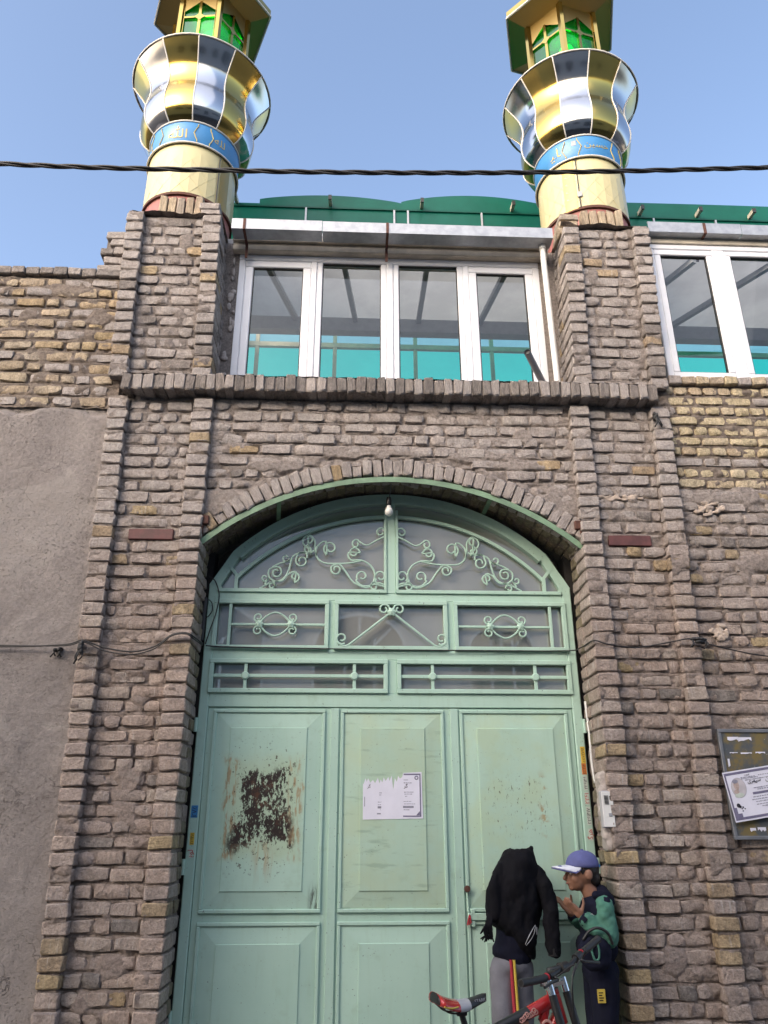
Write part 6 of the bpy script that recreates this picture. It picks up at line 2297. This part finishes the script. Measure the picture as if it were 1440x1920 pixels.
# stem and bar
bc = Vector((.752, -.722, .995))
m = MB(); m.tube([crown + Vector((0, 0, .01)), crown + Vector((0, 0, .045)), bc], [.017, .018, .018], 12); m.tube([bc - Vector((.02, .018, 0)), bc + Vector((.02, .018, .002))], .024, 14)
m.build('stem', 'bike_black', bk, smooth=True)
barp = smooth_pts([(.500, -.948, .968), (.60, -.862, .968), (.665, -.803, .972), (.715, -.755, .985), tuple(bc), (.80, -.677, 1.002), (.855, -.626, 1.030), (.92, -.568, 1.055), (1.00, -.498, 1.088)], 6)
MB().tube(barp, .0125, 12).build('handlebar', 'bike_black', bk, smooth=True)
for i0, i1 in ((0, 9), (len(barp) - 10, len(barp) - 1)):
    seg = barp[i0:i1 + 1]
    m = MB(); m.tube(seg, [.0165 + (.0012 if k % 2 else 0) for k in range(len(seg))], 12); m.build('grip', 'black_rubber', bk, smooth=True)
for i in (10, len(barp) - 11):
    p, q = barp[i], barp[i + 1]
    m = MB(); m.tube([p, p.lerp(q, .35)], .019, 14); m.build('grip_ring', 'stripe_red', bk, smooth=True)
    s_ = 1 if i > 20 else -1
    m = MB(); m.tube([barp[i + (1 if s_ < 0 else -1)], barp[i + (4 if s_ < 0 else -4)]], .021, 12)
    c0 = barp[i + (3 if s_ < 0 else -3)]
    out = (barp[0] - barp[8]).normalized() * (1 if s_ < 0 else -1)
    fwd = hd * .035
    m.tube(smooth_pts([c0, c0 + fwd - Vector((0, 0, .012)), c0 + fwd + out * .05 - Vector((0, 0, .02)), c0 + fwd * 1.3 + out * .12 - Vector((0, 0, .03))], 5), .0065, 8)
    m.build('brake_lever', 'bike_black', bk, smooth=True)
    m = MB()
    m.tube(smooth_pts([c0 + fwd, c0 + fwd * 2.5 - out * .06 + Vector((0, 0, .045)), crown + hd * .12 + Vector((0, 0, .02)), crown + hd * .09 - Vector((0, 0, .2)), B(.55, 0, .80)], 8), .0035, 6)
    m.build('brake_cable', 'black_cable', bk, smooth=True)
# wheels
def wheel(c, fwd_):
    f = fwd_.normalized(); s_ = Vector((-f.y, f.x, 0)); u = Vector((0, 0, 1))
    n = 48
    ring = lambda r, o=0.0: [c + f * (r * math.cos(6.2832 * k / n)) + u * (r * math.sin(6.2832 * k / n)) + s_ * o for k in range(n)]
    w = bpy.data.objects.new('wheel', None); link(w, bk)
    MB().tube(ring(.268), .026, 10, closed=True).build('tyre', 'black_rubber', w, smooth='all')
    MB().tube(ring(.240), .011, 8, closed=True).build('rim', 'chrome', w, smooth='all')
    m = MB()
    for k in range(28):
        a = 6.2832 * k / 28
        m.tube([c + s_ * (.03 if k % 2 else -.03) + (f * math.cos(a + .25) + u * math.sin(a + .25)) * .022, c + (f * math.cos(a) + u * math.sin(a)) * .24], .0012, 4)
    m.build('spokes', 'chrome', w)
    MB().tube([c - s_ * .055, c + s_ * .055], .018, 12).build('hub', 'chrome', w, smooth=True)
wheel(B(0, 0, .395), hd0)
wheel(axle, hd)
m = MB(); cw = B(*BBk)
sd_ = Vector((-hd0.y, hd0.x, 0))
m.tube([cw + sd_ * -.065 + (hd0 * math.cos(6.2832 * k / 32) + Vector((0, 0, math.sin(6.2832 * k / 32)))) * .085 for k in range(32)], .006, 6, closed=True)
m.tube([cw - sd_ * .08, cw + sd_ * .08], .018, 10)
m.tube([cw - sd_ * .08, cw - sd_ * .085 + hd0 * .12 - Vector((0, 0, .10))], .009, 8); m.tube([cw + sd_ * .08, cw + sd_ * .085 - hd0 * .12 + Vector((0, 0, .10))], .009, 8)
m.build('crankset', 'grey_steel', bk, smooth=True)
for e in (-1, 1):
    p = cw + sd_ * (e * .125) - hd0 * (e * .12) + Vector((0, 0, e * .10))
    m = MB(); m.box(p.x - .045, p.x + .045, p.y - .035, p.y + .035, p.z - .01, p.z + .01, .004); m.build('pedal', 'bike_black', bk)
m = MB()
m.tube([cw + sd_ * -.065 + Vector((0, 0, .085)), B(0, -.06, .395) + Vector((0, 0, .035))], .004, 5); m.tube([cw + sd_ * -.065 - Vector((0, 0, .085)), B(0, -.06, .395) - Vector((0, 0, .035))], .004, 5)
m.build('chain', 'dark_steel', bk)
m = MB(); m.tube([B(.30, .03, .36), B(.18, .20, .105)], .009, 8); m.build('kickstand', 'bike_black', bk, smooth=True)
